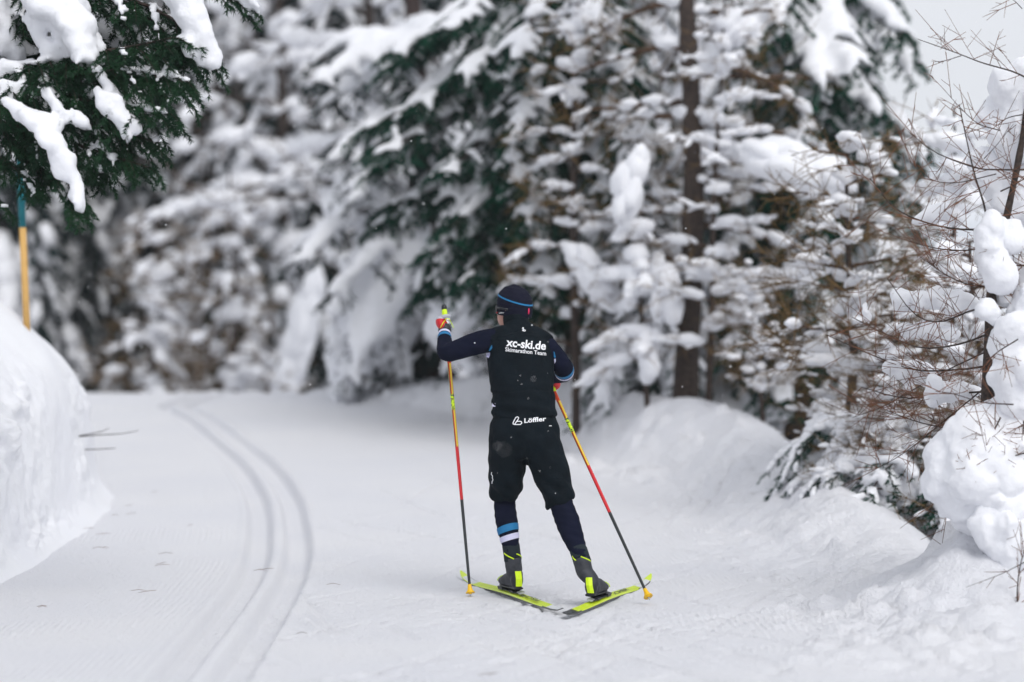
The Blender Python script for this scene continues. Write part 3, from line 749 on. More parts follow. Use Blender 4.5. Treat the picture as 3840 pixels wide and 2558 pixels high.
stroke('piping', [(1651, 1229), (1662, 1210), (1674, 1194), (1684, 1196), (1694, 1214), (1701, 1229)], 2.6, M['neon'], glove_l, bvg)
RW = PX(2060, 1422, 14.35)
glove_r = make_hand(RW, np.array([-.5, .8, -.1]), RP_top, RU, .055, 1)

# ------------------------------------------------------------------ boots
def make_boot(H, f, lean, limb, label=None):
    """H heel point on the ski, f forward direction, lean sideways shift of the ankle"""
    H = np.array(H, float); f = unit(np.array([f[0], f[1], 0])); s = np.array([f[1], -f[0], 0])
    ank = PX(*limb[-1][:3]); top = PX(*limb[-3][:3]); top2 = PX(limb[-2][0], limb[-2][1], limb[-2][2])
    g = Geo()
    hl = H + f * .035 + UP * .045
    c = crom(np.array([list(hl) + [.032, .040], list(H + f * .045 + UP * .085) + [.038, .048], list(ank * .9 + top2 * .1) + [.045, .054], list(top2) + [.047, .053]]), 16)
    add_tube(g, c[:, :3], c[:, 3:5], 18, f)
    c = crom(np.array([list(H + f * .012 + UP * .042) + [.024, .034], list(H + f * .06 + UP * .05) + [.036, .044], list(H + f * .14 + UP * .052) + [.043, .042], list(H + f * .21 + UP * .04) + [.046, .030], list(H + f * .262 + UP * .033) + [.036, .022], list(H + f * .285 + UP * .03) + [.016, .014]]), 24)
    add_tube(g, c[:, :3], c[:, 3:5], 18, UP)
    boot = remesh(g, 'boot', M['boot_grey'], person, .0045, 3, .0016, 45)
    # cuff of cloth above the shell
    g = Geo(); c = np.array([list(top2 * .8 + ank * .2) + [.049], list(top2 * .7 + top * .3) + [.048], list(top2 * .1 + top * .9) + [.049], list(top * 1.0) + [.046]])
    add_tube(g, c[:, :3], c[:, 3], 20, f); g.build('cuff', M['sock'], boot)
    g = Geo(); ell(g, H + f * .030 + UP * .058, (.036, .034, .056), 3, f, s); add_tube(g, np.array([H + f * .0 + UP * .012, H + f * .1 + UP * .011, H + f * .2 + UP * .010, H + f * .28 + UP * .013]), np.array([[.030, .010], [.030, .010], [.038, .010], [.026, .010]]), 12, UP)
    cap_ = remesh(g, 'heel_counter', M['boot_black'], boot, .0045, 2)
    # neon plate on the heel
    up_ = unit(top2 - H - f * .05); up_ = unit(up_ + UP)
    sh = H - f * .012 + UP * .066 + f * .003
    V = []
    for dz, off in ((-.042, .0), (0, -.008), (.042, .004)):
        for sx in (-1, 0, 1): V.append(sh + up_ * dz + s * (sx * .0175) + f * (off + .004 * abs(sx) - .002 * (1 - abs(sx))))
    V = np.array(V); bm_ = np.array([[0, 1, 4, 3], [1, 2, 5, 4], [3, 4, 7, 6], [4, 5, 8, 7]]); g = Geo(); g.add(V, bm_); g.add(V + f * .006, bm_[:, ::-1])
    g.add(np.vstack([V, V + f * .006]), np.array([[0, 1, 10, 9], [1, 2, 11, 10], [6, 15, 16, 7], [7, 16, 17, 8], [0, 9, 12, 3], [3, 12, 15, 6], [2, 5, 14, 11], [5, 8, 17, 14]])); g.build('heel_plate', M['neon'], boot, False)
    # toe cap trim and two straps
    g = Geo(); a = np.linspace(-2.3, 2.3, 15); tp = np.array([H + f * (.232) + s * math.sin(t * .68) * .049 + UP * (.036 + .031 * math.cos(t * .68)) for t in a]); add_tube(g, tp, .0028, 6); g.build('trim', M['neon'], boot)
    for q, (a0, z0_, z1_) in enumerate(((-1, .0, .03), (1, .028, .0))):
        g = Geo(); t = np.linspace(.15, 1.5, 8) * a0
        pts = np.array([top2 + (-f * math.cos(x_) + s * math.sin(x_)) * .0505 + UP * (z0_ + (z1_ - z0_) * k / 7 - .005) for k, x_ in enumerate(t)])
        add_tube(g, pts, np.array([[.002, .0035]] * 8), 6, UP); g.build('strap', M['neon'], boot)
    return boot
LS_tail, LS_dir = np.array([.255, 13.21]), unit(np.array([-.566, 1.77])); RS_tail, RS_dir = np.array([.274, 12.99]), unit(np.array([.526, 1.71]))
def on_ski(tail, d, t): return np.array([tail[0] + d[0] * t, tail[1] + d[1] * t])
hl = on_ski(LS_tail, LS_dir, .72); hr = on_ski(RS_tail, RS_dir, .54)
SK = .034
make_boot((hl[0], hl[1], SK + .012), LS_dir, 0, L_LEG)
make_boot((hr[0] - .015, hr[1], SK + .014), RS_dir, 0, R_LEG)

# ------------------------------------------------------------------ skis
def make_ski(tail, d, label, heel_t, roll):
    root = empty('ski', (tail[0], tail[1], .01)); tag(root, label, 'ski', 'skis under the skier')
    f = np.array([d[0], d[1], 0]); s0 = np.array([f[1], -f[0], 0]); Ln = 1.84
    s = s0 * math.cos(roll) + UP * math.sin(roll); u = np.cross(s0 * -1, f) if False else UP * math.cos(roll) - s0 * math.sin(roll)
    t = np.concatenate([np.linspace(0, .12, 6), np.linspace(.18, 1.62, 26), np.linspace(1.66, Ln, 12)])
    w = np.interp(t, [0, .05, .3, .9, 1.5, 1.72, 1.80, Ln], [.018, .024, .026, .0255, .026, .022, .015, .004])
    th = np.interp(t, [0, .3, .75, 1.05, 1.5, Ln], [.005, .010, .020, .020, .009, .004])
    zb = np.interp(t, [0, .1, .4, .9, 1.4, 1.6, 1.72, 1.80, Ln], [.014, .009, .008, .010, .008, .012, .026, .046, .060])
    t0 = np.array([tail[0], tail[1], 0.0])
    C = t0 + np.outer(t, f) + np.outer(zb, UP)
    g = Geo(); n = len(t); ring = []
    for (sx, hu) in ((-1, 0), (1, 0), (1, .62), (.8, 1.0), (-.8, 1.0), (-1, .62)):
        ring.append(C + s * (w * sx)[:, None] + np.outer(th * hu, u))
    V = np.stack(ring, 1).reshape(-1, 3); i = np.arange(n - 1)[:, None] * 6; j = np.arange(6)[None]; jn = (j + 1) % 6
    F = np.stack([i + j, i + jn, i + 6 + jn, i + 6 + j], -1).reshape(-1, 4)
    side = np.tile(np.arange(6), n - 1); tm = np.repeat((t[1:] + t[:-1]) / 2, 6)
    top = (side >= 2) & (side <= 4)
    mi = np.where(top, 1, 0)
    mi = np.where((side == 3) & (tm > 1.5) & (tm < 1.74), 2, mi)
    mi = np.where((side == 2) & (tm > 1.42) & (tm < 1.74), 0, mi)
    if roll > 0 or True: mi = np.where((side == 3) & (tm < .2), 2 if label.startswith('left') else 0, mi)
    mi = np.where(((side == 2) | (side == 4)) & (tm < .26), 0, mi)
    g.add(V, F, mi); g.add(V[:6], np.array([[0, 5, 4, 3], [0, 3, 2, 1]]), 0); g.add(V[-6:], np.array([[3, 4, 5, 0], [1, 2, 3, 0]]), 1)
    g.build('blade', [M['carbon'], M['ski_neon'], M['ski_white']], root, False)
    # lettering on the top sheet, just behind the boot
    V2, F2 = text_mesh('FISCHER', .02, 0); h = V2[:, 1].max(); st, ln = (heel_t + .10, .40) if True else 0
    tt = st - ln * .0 + V2[:, 0] * ln; cc_ = (V2[:, 1] / h - .5) * .026
    P = t0 + np.outer(tt, f) + np.outer(np.interp(tt, t, zb), UP) + np.outer(cc_, -s) + np.outer(np.interp(tt, t, th) + .0008, u)
    me = bpy.data.meshes.new('lettering'); me.from_pydata([tuple(v) for v in P - f * (.48 if heel_t > .6 else -.22)], [], F2); me.materials.append(M['carbon']); me.update(); link('lettering', me, root)
    # binding
    bt = heel_t; B = t0 + f * bt + UP * (SK + .002)
    g = Geo()
    def bx(c, a, b, h):
        q = np.array([[x, y, z] for z in (0, 1) for y in (-1, 1) for x in (-1, 1)], float)
        g.add(c + np.outer(q[:, 0] * a, f) + np.outer(q[:, 1] * b, s) + np.outer(q[:, 2] * h, u), np.array([[0, 1, 3, 2], [4, 6, 7, 5], [0, 4, 5, 1], [2, 3, 7, 6], [0, 2, 6, 4], [1, 5, 7, 3]]))
    bx(B + f * .14, .17, .018, .006); bx(B + f * .06, .03, .021, .011); bx(B + f * .27, .04, .022, .016)
    g.build('binding', M['boot_black'], root, False)
    g = Geo(); bx(B - f * .045, .03, .014, .010); g.build('heel_pad', M['silver'], root, False)
    return root
make_ski(LS_tail, LS_dir, 'left ski pointing to the left, neon top sheet and pale patterned tail', .72, .28)
make_ski(RS_tail, RS_dir, 'right ski pointing to the right, neon top sheet ending in a black tail', .54, -.28)
# ------------------------------------------------------------------ trees
def RM(d): return float(np.interp(d, [0, 16, 19, 26, 34, 60, 200], [0, 16, 17.6, 22.2, 31, 60, 200]))
def TD(x, y, d): return PD(x, y, RM(d))
def BT(xd, Y):
    y = RM(Y); x = (xd - 1177) / 5784.0 * y; return [x, y, gz(x, y)]
def TP(xd, Y, z):
    y = RM(Y); return [(xd - 1177) / 5784.0 * y, y, z]
def bez(P, n): return crom(np.asarray(P, float), n)

class FirBuilder:
    """collects branches, needles and snow of one conifer"""
    def __init__(s, seed): s.rng = np.random.default_rng(seed); s.wood = Geo(); s.need = Geo(); s.snow = []; s.tw = {}
    def twigs(s, P, r0, r1):
        n = P.shape[1]; s.tw.setdefault(n, []).append((P, np.linspace(r0, r1, n)[None].repeat(len(P), 0)))
    def limb(s, C, r0, twn=16, twl=.5, sub=5, nl=.05, nw=.004, dens=16, hang=.35, snow=1.0, snow_r=.09, start=.12, side=None, spread=62, needle_up=.15, p2wood=True):
        """C: centre line (k,3) from trunk to tip"""
        rng = s.rng; C = bez(C, 14); Ln = np.linalg.norm(np.diff(C, axis=0), axis=1).sum()
        add_tube(s.wood, C, np.linspace(r0, r0 * .25, 14), 5, (0, .1, 1))
        T = unit(np.gradient(C, axis=0)); H = T.copy(); H[:, 2] *= .6; H = unit(H)
        S = unit(np.cross(H, (0, 0, 1.)))
        tt = np.linspace(start, .97, twn) + rng.uniform(-.02, .02, twn)
        f = tt * 13; i = np.clip(f.astype(int), 0, 12); fr = (f - i)[:, None]
        B = C[i] * (1 - fr) + C[i + 1] * fr; h = H[i]; sd_ = S[i]
        sg = np.where(np.arange(twn) % 2, 1., -1.)[:, None]
        if side is not None: sg[:] = side
        L = twl * np.interp(tt, [0, .2, .6, 1], [.75, 1, .8, .38]) * rng.uniform(.75, 1.2, twn)
        an = np.radians(spread * np.interp(tt, [0, .7, 1], [1.1, .9, .35]) + rng.uniform(-12, 12, twn))[:, None]
        D = unit(h * np.cos(an) + sd_ * sg * np.sin(an))
        q = np.linspace(0, 1, 5)[None, :, None]
        P = B[:, None] + D[:, None] * (L[:, None, None] * q)
        P[:, :, 2] -= (hang * L * rng.uniform(.6, 1.5, twn))[:, None] * np.linspace(0, 1, 5)[None] ** 1.7
        s.twigs(P[:, ::2] if not p2wood else P, r0 * .3, r0 * .1)
        # tip continues as a twig too
        AllP = [P]
        # sub twigs
        if sub:
            a = np.tile(np.linspace(.15, .97, sub), twn); a = np.clip(a + rng.uniform(-.05, .05, len(a)), 0, .999); k = np.repeat(np.arange(twn), sub)
            f = a * 4; i = f.astype(int); fr = (f - i)[:, None]
            B2 = P[k, i] * (1 - fr) + P[k, i + 1] * fr
            d2 = unit(P[k, i + 1] - P[k, i]); s2 = unit(np.cross(d2, (0, 0, 1.)))
            g2 = np.where(np.arange(len(k)) % 2, 1., -1.)[:, None]; an = np.radians(45 + rng.uniform(-14, 14, len(k)))[:, None]
            D2 = unit(d2 * np.cos(an) + s2 * g2 * np.sin(an)); L2 = L[k] * .42 * np.interp(a, [0, 1], [1.1, .5]) * rng.uniform(.7, 1.25, len(k))
            q3 = np.linspace(0, 1, 3)[None, :, None]
            P2 = B2[:, None] + D2[:, None] * (L2[:, None, None] * q3)
            P2[:, :, 2] -= (hang * .8 * L2)[:, None] * np.linspace(0, 1, 3)[None] ** 1.6
            if p2wood: s.twigs(P2[:, ::2], r0 * .1, r0 * .05)
            AllP.append(P2)
        AllP.append(C[None, 5:])
        for Q in AllP:
            m_, n_, _ = Q.shape; seg = np.linalg.norm(np.diff(Q, axis=1), axis=2).sum(1)
            cnt = np.maximum(3, (seg * dens).astype(int)); idx = np.repeat(np.arange(m_), cnt)
            u = rng.uniform(0, .9999, len(idx)) * (n_ - 1); i = u.astype(int); fr = (u - i)[:, None]
            b = Q[idx, i] * (1 - fr) + Q[idx, i + 1] * fr; d = unit(Q[idx, i + 1] - Q[idx, i])
            r = unit(rng.normal(size=(len(idx), 3))); r = unit(r - d * (r * d).sum(1)[:, None])
            r[:, 2] = r[:, 2] * .6 + needle_up
            D = unit(d * rng.uniform(.5, 1.1, len(idx))[:, None] + r * .75)
            needles(s.need, b, D, nl * rng.uniform(.6, 1.15, len(idx)), nw * rng.uniform(.7, 1.3, len(idx)), rng)
        # snow: pillows on the limb and tongues along the twigs
        if snow > 0:
            n = int(Ln / (snow_r * .55)) + 2; u = np.linspace(.10, .97, n); f = u * 13; i = np.clip(f.astype(int), 0, 12); fr = (f - i)[:, None]
            c = C[i] * (1 - fr) + C[i + 1] * fr; keep = fbm(c * 2.2, 2, 3) > .25 - .55 * snow
            rr = snow_r * np.interp(u, [0, .5, 1], [1.0, 1.0, .55]) * rng.uniform(.7, 1.35, n)
            c = c + np.array([0, 0, 1.]) * (rr * .34)[:, None] + rng.normal(size=(n, 3)) * snow_r * .12
            s.snow.append((c[keep], T[i][keep], np.stack([rr * 1.55, rr * 1.05, rr * .64], 1)[keep]))
            m = max(2, int(twl / (snow_r * .8))); w = np.linspace(.12, .80, m)
            a = np.tile(w, twn); k = np.repeat(np.arange(twn), m); f = a * 4; i = f.astype(int); fr = (f - i)[:, None]
            c = P[k, i] * (1 - fr) + P[k, i + 1] * fr; d = unit(P[k, i + 1] - P[k, i])
            tk = rng.uniform(0, 1, twn) < .30 + .42 * snow * (.5 + .5 * np.sign(vn(P[:, 0] * 1.6, 77)))
            keep = tk[k] & (rng.uniform(size=len(k)) < .93)
            rr = snow_r * .86 * np.interp(a, [0, .6, 1], [1, .9, .5]) * rng.uniform(.65, 1.25, len(k)) * np.interp(L[k] / twl, [.3, 1], [.6, 1])
            c = c + np.array([0, 0, 1.]) * (rr * .36)[:, None]
            s.snow.append((c[keep], d[keep], np.stack([rr * 1.8, rr * .9, rr * .52], 1)[keep]))
    def finish(s, name, label, cat, mats, group=None, loc=(0, 0, 0), voxel=None, sub=1, rough=.3, trunk=None, snow_extra=None, snow_mat='snow_soft', seed=1, crumble=None):
        root = empty(name, tuple(loc)); tag(root, label, cat, group)
        if trunk is not None:
            g = Geo(); add_tube(g, bez(trunk[0], 30), np.interp(np.linspace(0, 1, 30), np.linspace(0, 1, len(trunk[1])), trunk[1]) * (1 + .06 * np.sin(np.arange(30) * 2.1)), 12, (0, 1, 0)); g.build('trunk', M[mats[0]], root)
        for n_, lst in s.tw.items():
            batch_tubes(s.wood, np.concatenate([a for a, b in lst]), np.concatenate([b for a, b in lst]), 3)
        br = s.wood.build('branches', M[mats[0]], root)
        if s.need.n:
            nd = s.need.build('needles', M[mats[1]], root, False); nd['kind'] = 'stuff'
        if snow_extra: s.snow += snow_extra
        if s.snow:
            C = np.concatenate([a for a, b, c in s.snow]); A = np.concatenate([b for a, b, c in s.snow]); R = np.concatenate([c for a, b, c in s.snow])
            g = Geo(); blobs(g, C, A, R, sub, seed, rough)
            if voxel: sn = remesh(g, 'snow_load', M[snow_mat], root, voxel, 2, crumble or voxel * .5, 20 if crumble else 14, seed)
            else: sn = g.build('snow_load', M[snow_mat], root)
            sn['kind'] = 'stuff'
        return root
def copy_tree(src, loc, rz=0.0, sc=(1, 1, 1), label=None, group=None):
    r = src.copy(); col.objects.link(r); r.location = loc; r.rotation_euler = (0, 0, rz); r.scale = sc
    if label: r['label'] = label
    if group: r['group'] = group
    for ch in list(src.children):
        c = ch.copy(); col.objects.link(c); c.parent = r; c.matrix_parent_inverse = ch.matrix_parent_inverse.copy()
        for gch in ch.children:
            d = gch.copy(); col.objects.link(d); d.parent = c
    return r

def fir(name, label, X, Y, h, Rbase, seed, zbase=None, step=.30, per=5, twn=9, twl=.5, sub=4, nl=.07, nw=.007, dens=8, snow=1., snow_r=.13, low=.6, mats=('bark', 'needle_far'), voxel=None, droop=.35, group=None, tr=.14, top=None, az=None, zmax=None, hang=.35, cat='tree', upcurve=.15, tipdrop=.25):
    zb = gz(X, Y) if zbase is None else zbase
    f = FirBuilder(seed); rng = f.rng; z = low
    while z < h - .15:
        if zmax and z > zmax: break
        rel = (z - low) / (h - low); R = Rbase * (1 - rel) ** .55 + .15
        ph = rng.uniform(0, 6.28)
        for k in range(per):
            a = ph + k * 2 * math.pi / per + rng.uniform(-.3, .3); r = R * rng.uniform(.75, 1.12)
            if az is not None and not az(math.cos(a), math.sin(a)): continue
            d = np.array([math.cos(a), math.sin(a), 0]); zz_ = z + rng.uniform(-.1, .1); b = np.array([X, Y, zb + zz_])
            C = [b, b + d * r * .35 + UP * r * (upcurve - droop * .15), b + d * r * .72 - UP * r * (droop * .55), b + d * r - UP * r * (droop * 1.0 + tipdrop * rng.uniform(.2, 1))]
            f.limb(C, .02 + .008 * r, twn, twl * (r / Rbase) ** .5, sub, nl, nw, dens, hang, snow * rng.uniform(.75, 1.15), snow_r * (.6 + .4 * r / Rbase), p2wood=False)
        z += step * rng.uniform(.8, 1.2)
    n = 8; lean = rng.uniform(-.1, .1, 2)
    P = [np.array([X + lean[0] * t, Y + lean[1] * t, zb - .3 + (h + .3) * t]) for t in np.linspace(0, 1, n)]
    c = np.array([P[-1]]); f.snow.append((c, np.array([[0, 0, 1.]]), np.array([[.2, .1, .1]])))
    return f.finish(name, label, cat, mats, group, (X, Y, zb), voxel, 1, .3, (P, np.linspace(tr, tr * .15, n)), seed=seed)

random.seed(3)
# ---- the far wood: four firs built once, then copied
FG = 'snow-laden firs of the far wood'
def XD(xd, Y): return (xd - 1177) / 5784.0 * Y
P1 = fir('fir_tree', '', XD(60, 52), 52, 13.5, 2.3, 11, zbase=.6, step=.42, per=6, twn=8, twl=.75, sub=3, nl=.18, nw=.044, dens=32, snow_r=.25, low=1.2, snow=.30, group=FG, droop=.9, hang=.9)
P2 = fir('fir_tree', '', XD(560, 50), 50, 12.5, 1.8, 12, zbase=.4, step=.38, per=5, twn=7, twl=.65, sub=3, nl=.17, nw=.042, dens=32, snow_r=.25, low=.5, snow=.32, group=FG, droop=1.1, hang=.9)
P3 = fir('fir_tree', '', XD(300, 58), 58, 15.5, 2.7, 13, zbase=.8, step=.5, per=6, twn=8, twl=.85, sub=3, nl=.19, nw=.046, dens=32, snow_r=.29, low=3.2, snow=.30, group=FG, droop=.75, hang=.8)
P1['label'] = 'far fir directly behind the left snow bank and marker stake'
P2['label'] = 'narrow far fir rising behind the curve of the ski tracks'
P3['label'] = 'tall far fir above the pale gap at the end of the trail'
FAR = [  # source, display x, distance, scale, label
    (P3, 130, 64, 1.0, 'far fir in the second row behind the left bank'),
    (P2, -60, 48, 1.15, 'far fir cut off by the left edge of the picture'),
    (P1, 150, 60, 1.1, 'dark far fir left of the pale gap at the trail end'),
    (P1, 430, 53, 1.05, 'far fir behind the brownish larch saplings'),
    (P3, 480, 66, 1.05, 'tall far fir rising out of the row behind the brownish saplings'),
    (P2, 690, 46, 1.0, 'far fir right behind the slanting snow-covered trunk'),
    (P3, 640, 60, 1.1, 'tall far fir behind the slanting snow-covered trunk'),
    (P1, 820, 50, 1.1, 'far fir behind the large snow-draped tree left of the skier'),
    (P3, 940, 58, 1.1, 'tall far fir above the skier\u2019s raised hand'),
    (P2, 1060, 48, 1.1, 'far fir glimpsed through the green fir behind the skier'),
    (P1, 1250, 56, 1.15, 'far fir behind the crown of the large green fir'),
    (P3, 1440, 60, 1.0, 'far fir behind the slender sapling right of the skier'),
    (P2, 1620, 52, 1.05, 'far fir behind the trunk of the large larch'),
    (P1, 760, 68, 1.15, 'farthest fir showing in a gap left of the skier'),
    (P2, 10, 68, 1.25, 'farthest fir in the upper left corner'),
    (P2, 800, 56, 1.2, 'narrow far fir standing between two taller ones left of the skier'),
    (P1, 700, 62, 1.25, 'broad far fir closing the view left of the snow-draped tree'),
    (P3, 560, 74, 1.3, 'farthest and tallest fir above the tracks'),
    (P1, 250, 76, 1.25, 'farthest fir above the pale gap'),
    (P3, 900, 78, 1.35, 'farthest fir behind the snow-draped tree'),
    (P3, 1110, 70, 1.1, 'farthest fir showing high above the skier'),
]
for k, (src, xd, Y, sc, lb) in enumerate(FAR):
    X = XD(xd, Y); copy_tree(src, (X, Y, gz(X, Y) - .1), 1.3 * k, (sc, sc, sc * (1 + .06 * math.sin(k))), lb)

# ---- brownish larch saplings in front of the far wood
def larch(name, label, base, top, seed, limbs=26, R=1.2, tw=.4, rad=.05, snow=1., snow_r=.09, mats=('twig_dark', 'twig'), twr=.004, z0=.15, z1=.97, droop=.05, up=.25, per_twig=10, group=None, voxel=None, azf=None, cat='tree', subn=3, extra=None, snow_mat='snow_soft', bark='bark_dark', bend=None, rough=.3, sub=1, sprigs=1.0):
    rng = np.random.default_rng(seed); base = np.array(base, float); top = np.array(top, float)
    root = empty(name, tuple(base)); tag(root, label, cat, group)
    n = 12; tl = np.linspace(0, 1, n); A = base + np.outer(tl, top - base)
    if bend is not None: A = A + np.outer(np.sin(tl * np.pi), bend)
    A += np.stack([.02 * np.sin(tl * 9 + seed), .02 * np.cos(tl * 8), tl * 0], 1) * rad / .05
    A[0, 2] -= .4
    g = Geo(); add_tube(g, crom(A, 40), np.linspace(rad, rad * .2, 40) * (1 + .08 * np.sin(np.arange(40) * 1.7)), 9, (0, 1, 0)); g.build('trunk', M[bark], root)
    gb = Geo(); gt = Geo(); sn = []; T5 = []; T3 = []; R5 = []; R3 = []
    for k in range(limbs):
        t = z0 + (z1 - z0) * (k + rng.uniform(0, 1)) / limbs; f = t * (n - 1); i = min(int(f), n - 2); b = A[i] * (1 - f + i) + A[i + 1] * (f - i)
        a = k * 2.4 + rng.uniform(-.5, .5) + seed
        if azf is not None and not azf(math.cos(a), math.sin(a)): a = a + math.pi
        L = R * (1 - t * .72) * rng.uniform(.65, 1.25); d = np.array([math.cos(a), math.sin(a), 0])
        q = np.linspace(0, 1, 6); dr = droop * rng.uniform(.2, 2.2)
        C = b + np.outer(q * L, d); C[:, 2] += L * (up * q - (dr + up * .8) * q ** 2 + .10 * q ** 3)
        C += rng.normal(size=C.shape) * .02 * L * q[:, None]
        c = crom(C, 8); add_tube(gb, c, np.linspace(rad * .30, rad * .08, 8) + .0015, 5, (0, 0, 1), 0)
        m = max(3, int(per_twig * L / R * 1.2)); u = rng.uniform(.15, 1, m); f = u * 6.99; i = f.astype(int); fr = (f - i)[:, None]
        B = c[i] * (1 - fr) + c[i + 1] * fr; dd = unit(c[i + 1] - c[i]); sg = np.where(rng.random(m) < .5, 1, -1)[:, None]
        D = unit(dd * rng.uniform(.3, 1, m)[:, None] + np.cross(dd, (0, 0, 1)) * sg * rng.uniform(.2, .9, m)[:, None] + np.outer(rng.uniform(-.45, .55, m), UP))
        l = tw * rng.uniform(.5, 1.3, m) * (1.1 - .5 * u)
        q5 = np.linspace(0, 1, 5); P = B[:, None] + D[:, None] * (l[:, None, None] * q5[None, :, None]); P[:, :, 2] += (rng.uniform(-.28, .28, m) * l)[:, None] * q5[None] ** 2
        T5.append(P); R5.append(np.linspace(twr, twr * .5, 5)[None].repeat(m, 0))
        if subn:
            kk = np.repeat(np.arange(m), subn); u2 = rng.uniform(.2, .95, len(kk)) * 4; i = u2.astype(int); fr = (u2 - i)[:, None]
            b2 = P[kk, i] * (1 - fr) + P[kk, i + 1] * fr; d2 = unit(P[kk, i + 1] - P[kk, i] + rng.normal(size=(len(kk), 3)) * .55 * l[kk][:, None] / 4 * 1.6)
            l2 = l[kk] * rng.uniform(.25, .6, len(kk)); q3 = np.linspace(0, 1, 3)
            T3.append(b2[:, None] + d2[:, None] * (l2[:, None, None] * q3[None, :, None])); R3.append(np.linspace(twr * .7, twr * .4, 3)[None].repeat(len(kk), 0))
        if snow > 0:
            ns_ = max(2, int(L / (snow_r * .9))); u = np.linspace(.05, .9, ns_); keep = rng.random(ns_) < .75 * snow; u = u[keep]
            if len(u):
                f = u * 6.99; i = f.astype(int); fr = (f - i)[:, None]; cc_ = c[i] * (1 - fr) + c[i + 1] * fr; rr = snow_r * rng.uniform(.4, 1.35, len(u)) * (1.15 - .6 * u)
                sn.append((cc_ + np.outer(rr * .30, UP), unit(c[i + 1] - c[i]), np.stack([rr * 1.5, rr * .9, rr * .68], 1)))
            kp = rng.random(m) < .45 * snow
            if kp.any():
                rr = snow_r * .45 * rng.uniform(.5, 1.3, kp.sum()); sn.append((P[kp, 1] + np.outer(rr * .3, UP), D[kp], np.stack([rr * 2.2, rr * .65, rr * .5], 1)))
    batch_tubes(gt, np.concatenate(T5), np.concatenate(R5), 3)
    if T3: batch_tubes(gt, np.concatenate(T3), np.concatenate(R3), 3)
    gb.build('branches', M[mats[0]], root); tg = gt.build('twigs', M[mats[1]], root); tg['kind'] = 'stuff'
    if extra: sn += extra
    if sn:
        C = np.concatenate([a for a, b, c in sn]); A_ = np.concatenate([b for a, b, c in sn]); R_ = np.concatenate([c for a, b, c in sn]); g = Geo(); blobs(g, C, A_, R_, sub, seed, rough)
        s_ = remesh(g, 'snow_load', M[snow_mat], root, voxel, 2, voxel * .5, 16, seed) if voxel else g.build('snow_load', M[snow_mat], root)
        s_['kind'] = 'stuff'
    return root
LS1 = larch('larch_sapling', 'brownish larch sapling at the left end of the row behind the tracks', BT(350, 44), TP(362, 44, 3.8), 21, 30, 1.4, .6, .07, .5, .17, droop=.5, twr=.012, group='larch saplings along the end of the trail', z0=.04)
LS2 = larch('larch_sapling', 'brownish larch sapling in the middle of the row behind the tracks', BT(545, 43.5), TP(530, 43.5, 4.3), 22, 32, 1.5, .6, .08, .5, .17, droop=.5, twr=.012, group='larch saplings along the end of the trail', z0=.04)
for xd, Y, sc, rz, lb in ((430, 46, .8, 2., 'small larch sapling between the two larger brownish ones'), (615, 45, .75, 4., 'small larch sapling left of the slanting snow-covered trunk'), (480, 48, 1.15, 1., 'taller larch behind the row of brownish saplings')):
    X = XD(xd, Y); copy_tree(LS1 if sc < 1 else LS2, (X, Y, gz(X, Y)), rz, (sc, sc, sc), lb)

# ---- slanting trunk packed with snow, and the snow-draped tree beside the skier
def snow_pillar(name, label, pts, rad, seed, cat='tree', bark='bark', spread=.25, n=60, side=(0, -1, .3)):
    rng = np.random.default_rng(seed); P = np.array(pts, float); root = empty(name, tuple(P[0])); tag(root, label, cat)
    c = crom(P, 30); g = Geo(); add_tube(g, c, np.linspace(rad, rad * .55, 30), 10, (0, 1, 0)); g.build('trunk', M[bark], root)
    u = rng.uniform(0, 29, n).astype(int); C = c[u] + rng.normal(size=(n, 3)) * spread * .35 + np.array(side) * rad * 1.0
    rr = spread * rng.uniform(.5, 1.2, n); T = unit(np.gradient(c, axis=0))[u]
    g = Geo(); blobs(g, C, T, np.stack([rr * 1.5, rr * .8, rr * .7], 1), 2, seed, .3); s_ = g.build('snow_load', M['snow_soft'], root); s_['kind'] = 'stuff'
    return root
snow_pillar('leaning_trunk', 'slanting trunk caked with snow among the brownish saplings', [PD(655, 925, 41), PD(690, 790, 41), PD(725, 640, 41)], .12, 31, 'tree', spread=.22, n=70)

f = FirBuilder(41); rng = f.rng
zt = [TD(1000, 900, 33), TD(985, 700, 33), TD(965, 400, 33), TD(950, 50, 33), TD(945, -200, 33)]
snx = []
def mass(path, r, n, seed, squash=.75):
    """a heavy slab of snow lying along a path"""
    rg = np.random.default_rng(seed); c = crom(np.array(path), 40); u = rg.integers(0, 40, n); T = unit(np.gradient(c, axis=0))[u]
    rr = np.interp(u, [0, 39], r) * rg.uniform(.6, 1.15, n)
    return (c[u] + rg.normal(size=(n, 3)) * (rr * .35)[:, None], T, np.stack([rr * 1.45, rr * .9, rr * squash], 1))
for k in range(30):
    xs_ = rng.uniform(900, 985); ys_ = rng.uniform(500, 600); xe = rng.uniform(745, 915); ye = 925 - 1.0 * max(0, xe - 870) * .6 + rng.uniform(-90, 5) - (k % 3) * 60
    b_ = TD(xs_, ys_, 32.8); e_ = TD(xe, ye, 31.6 + rng.uniform(-.4, .5))
    f.limb([b_, b_ * .6 + e_ * .4 + UP * .28, b_ * .25 + e_ * .75 + UP * .16, e_], .02, 9, .30, 3, .08, .010, 26, .9, 1.25, .15, p2wood=False)
snx.append(mass([TD(900, 430, 32.8), TD(790, 470, 32.4)], (.2, .24), 22, 4))
snx.append(mass([TD(1010, 660, 31.5), TD(1080, 690, 31), TD(1130, 720, 31)], (.2, .2), 22, 5))
snx.append(mass([TD(1000, 740, 31.5), TD(1060, 800, 31)], (.17, .2), 16, 6))
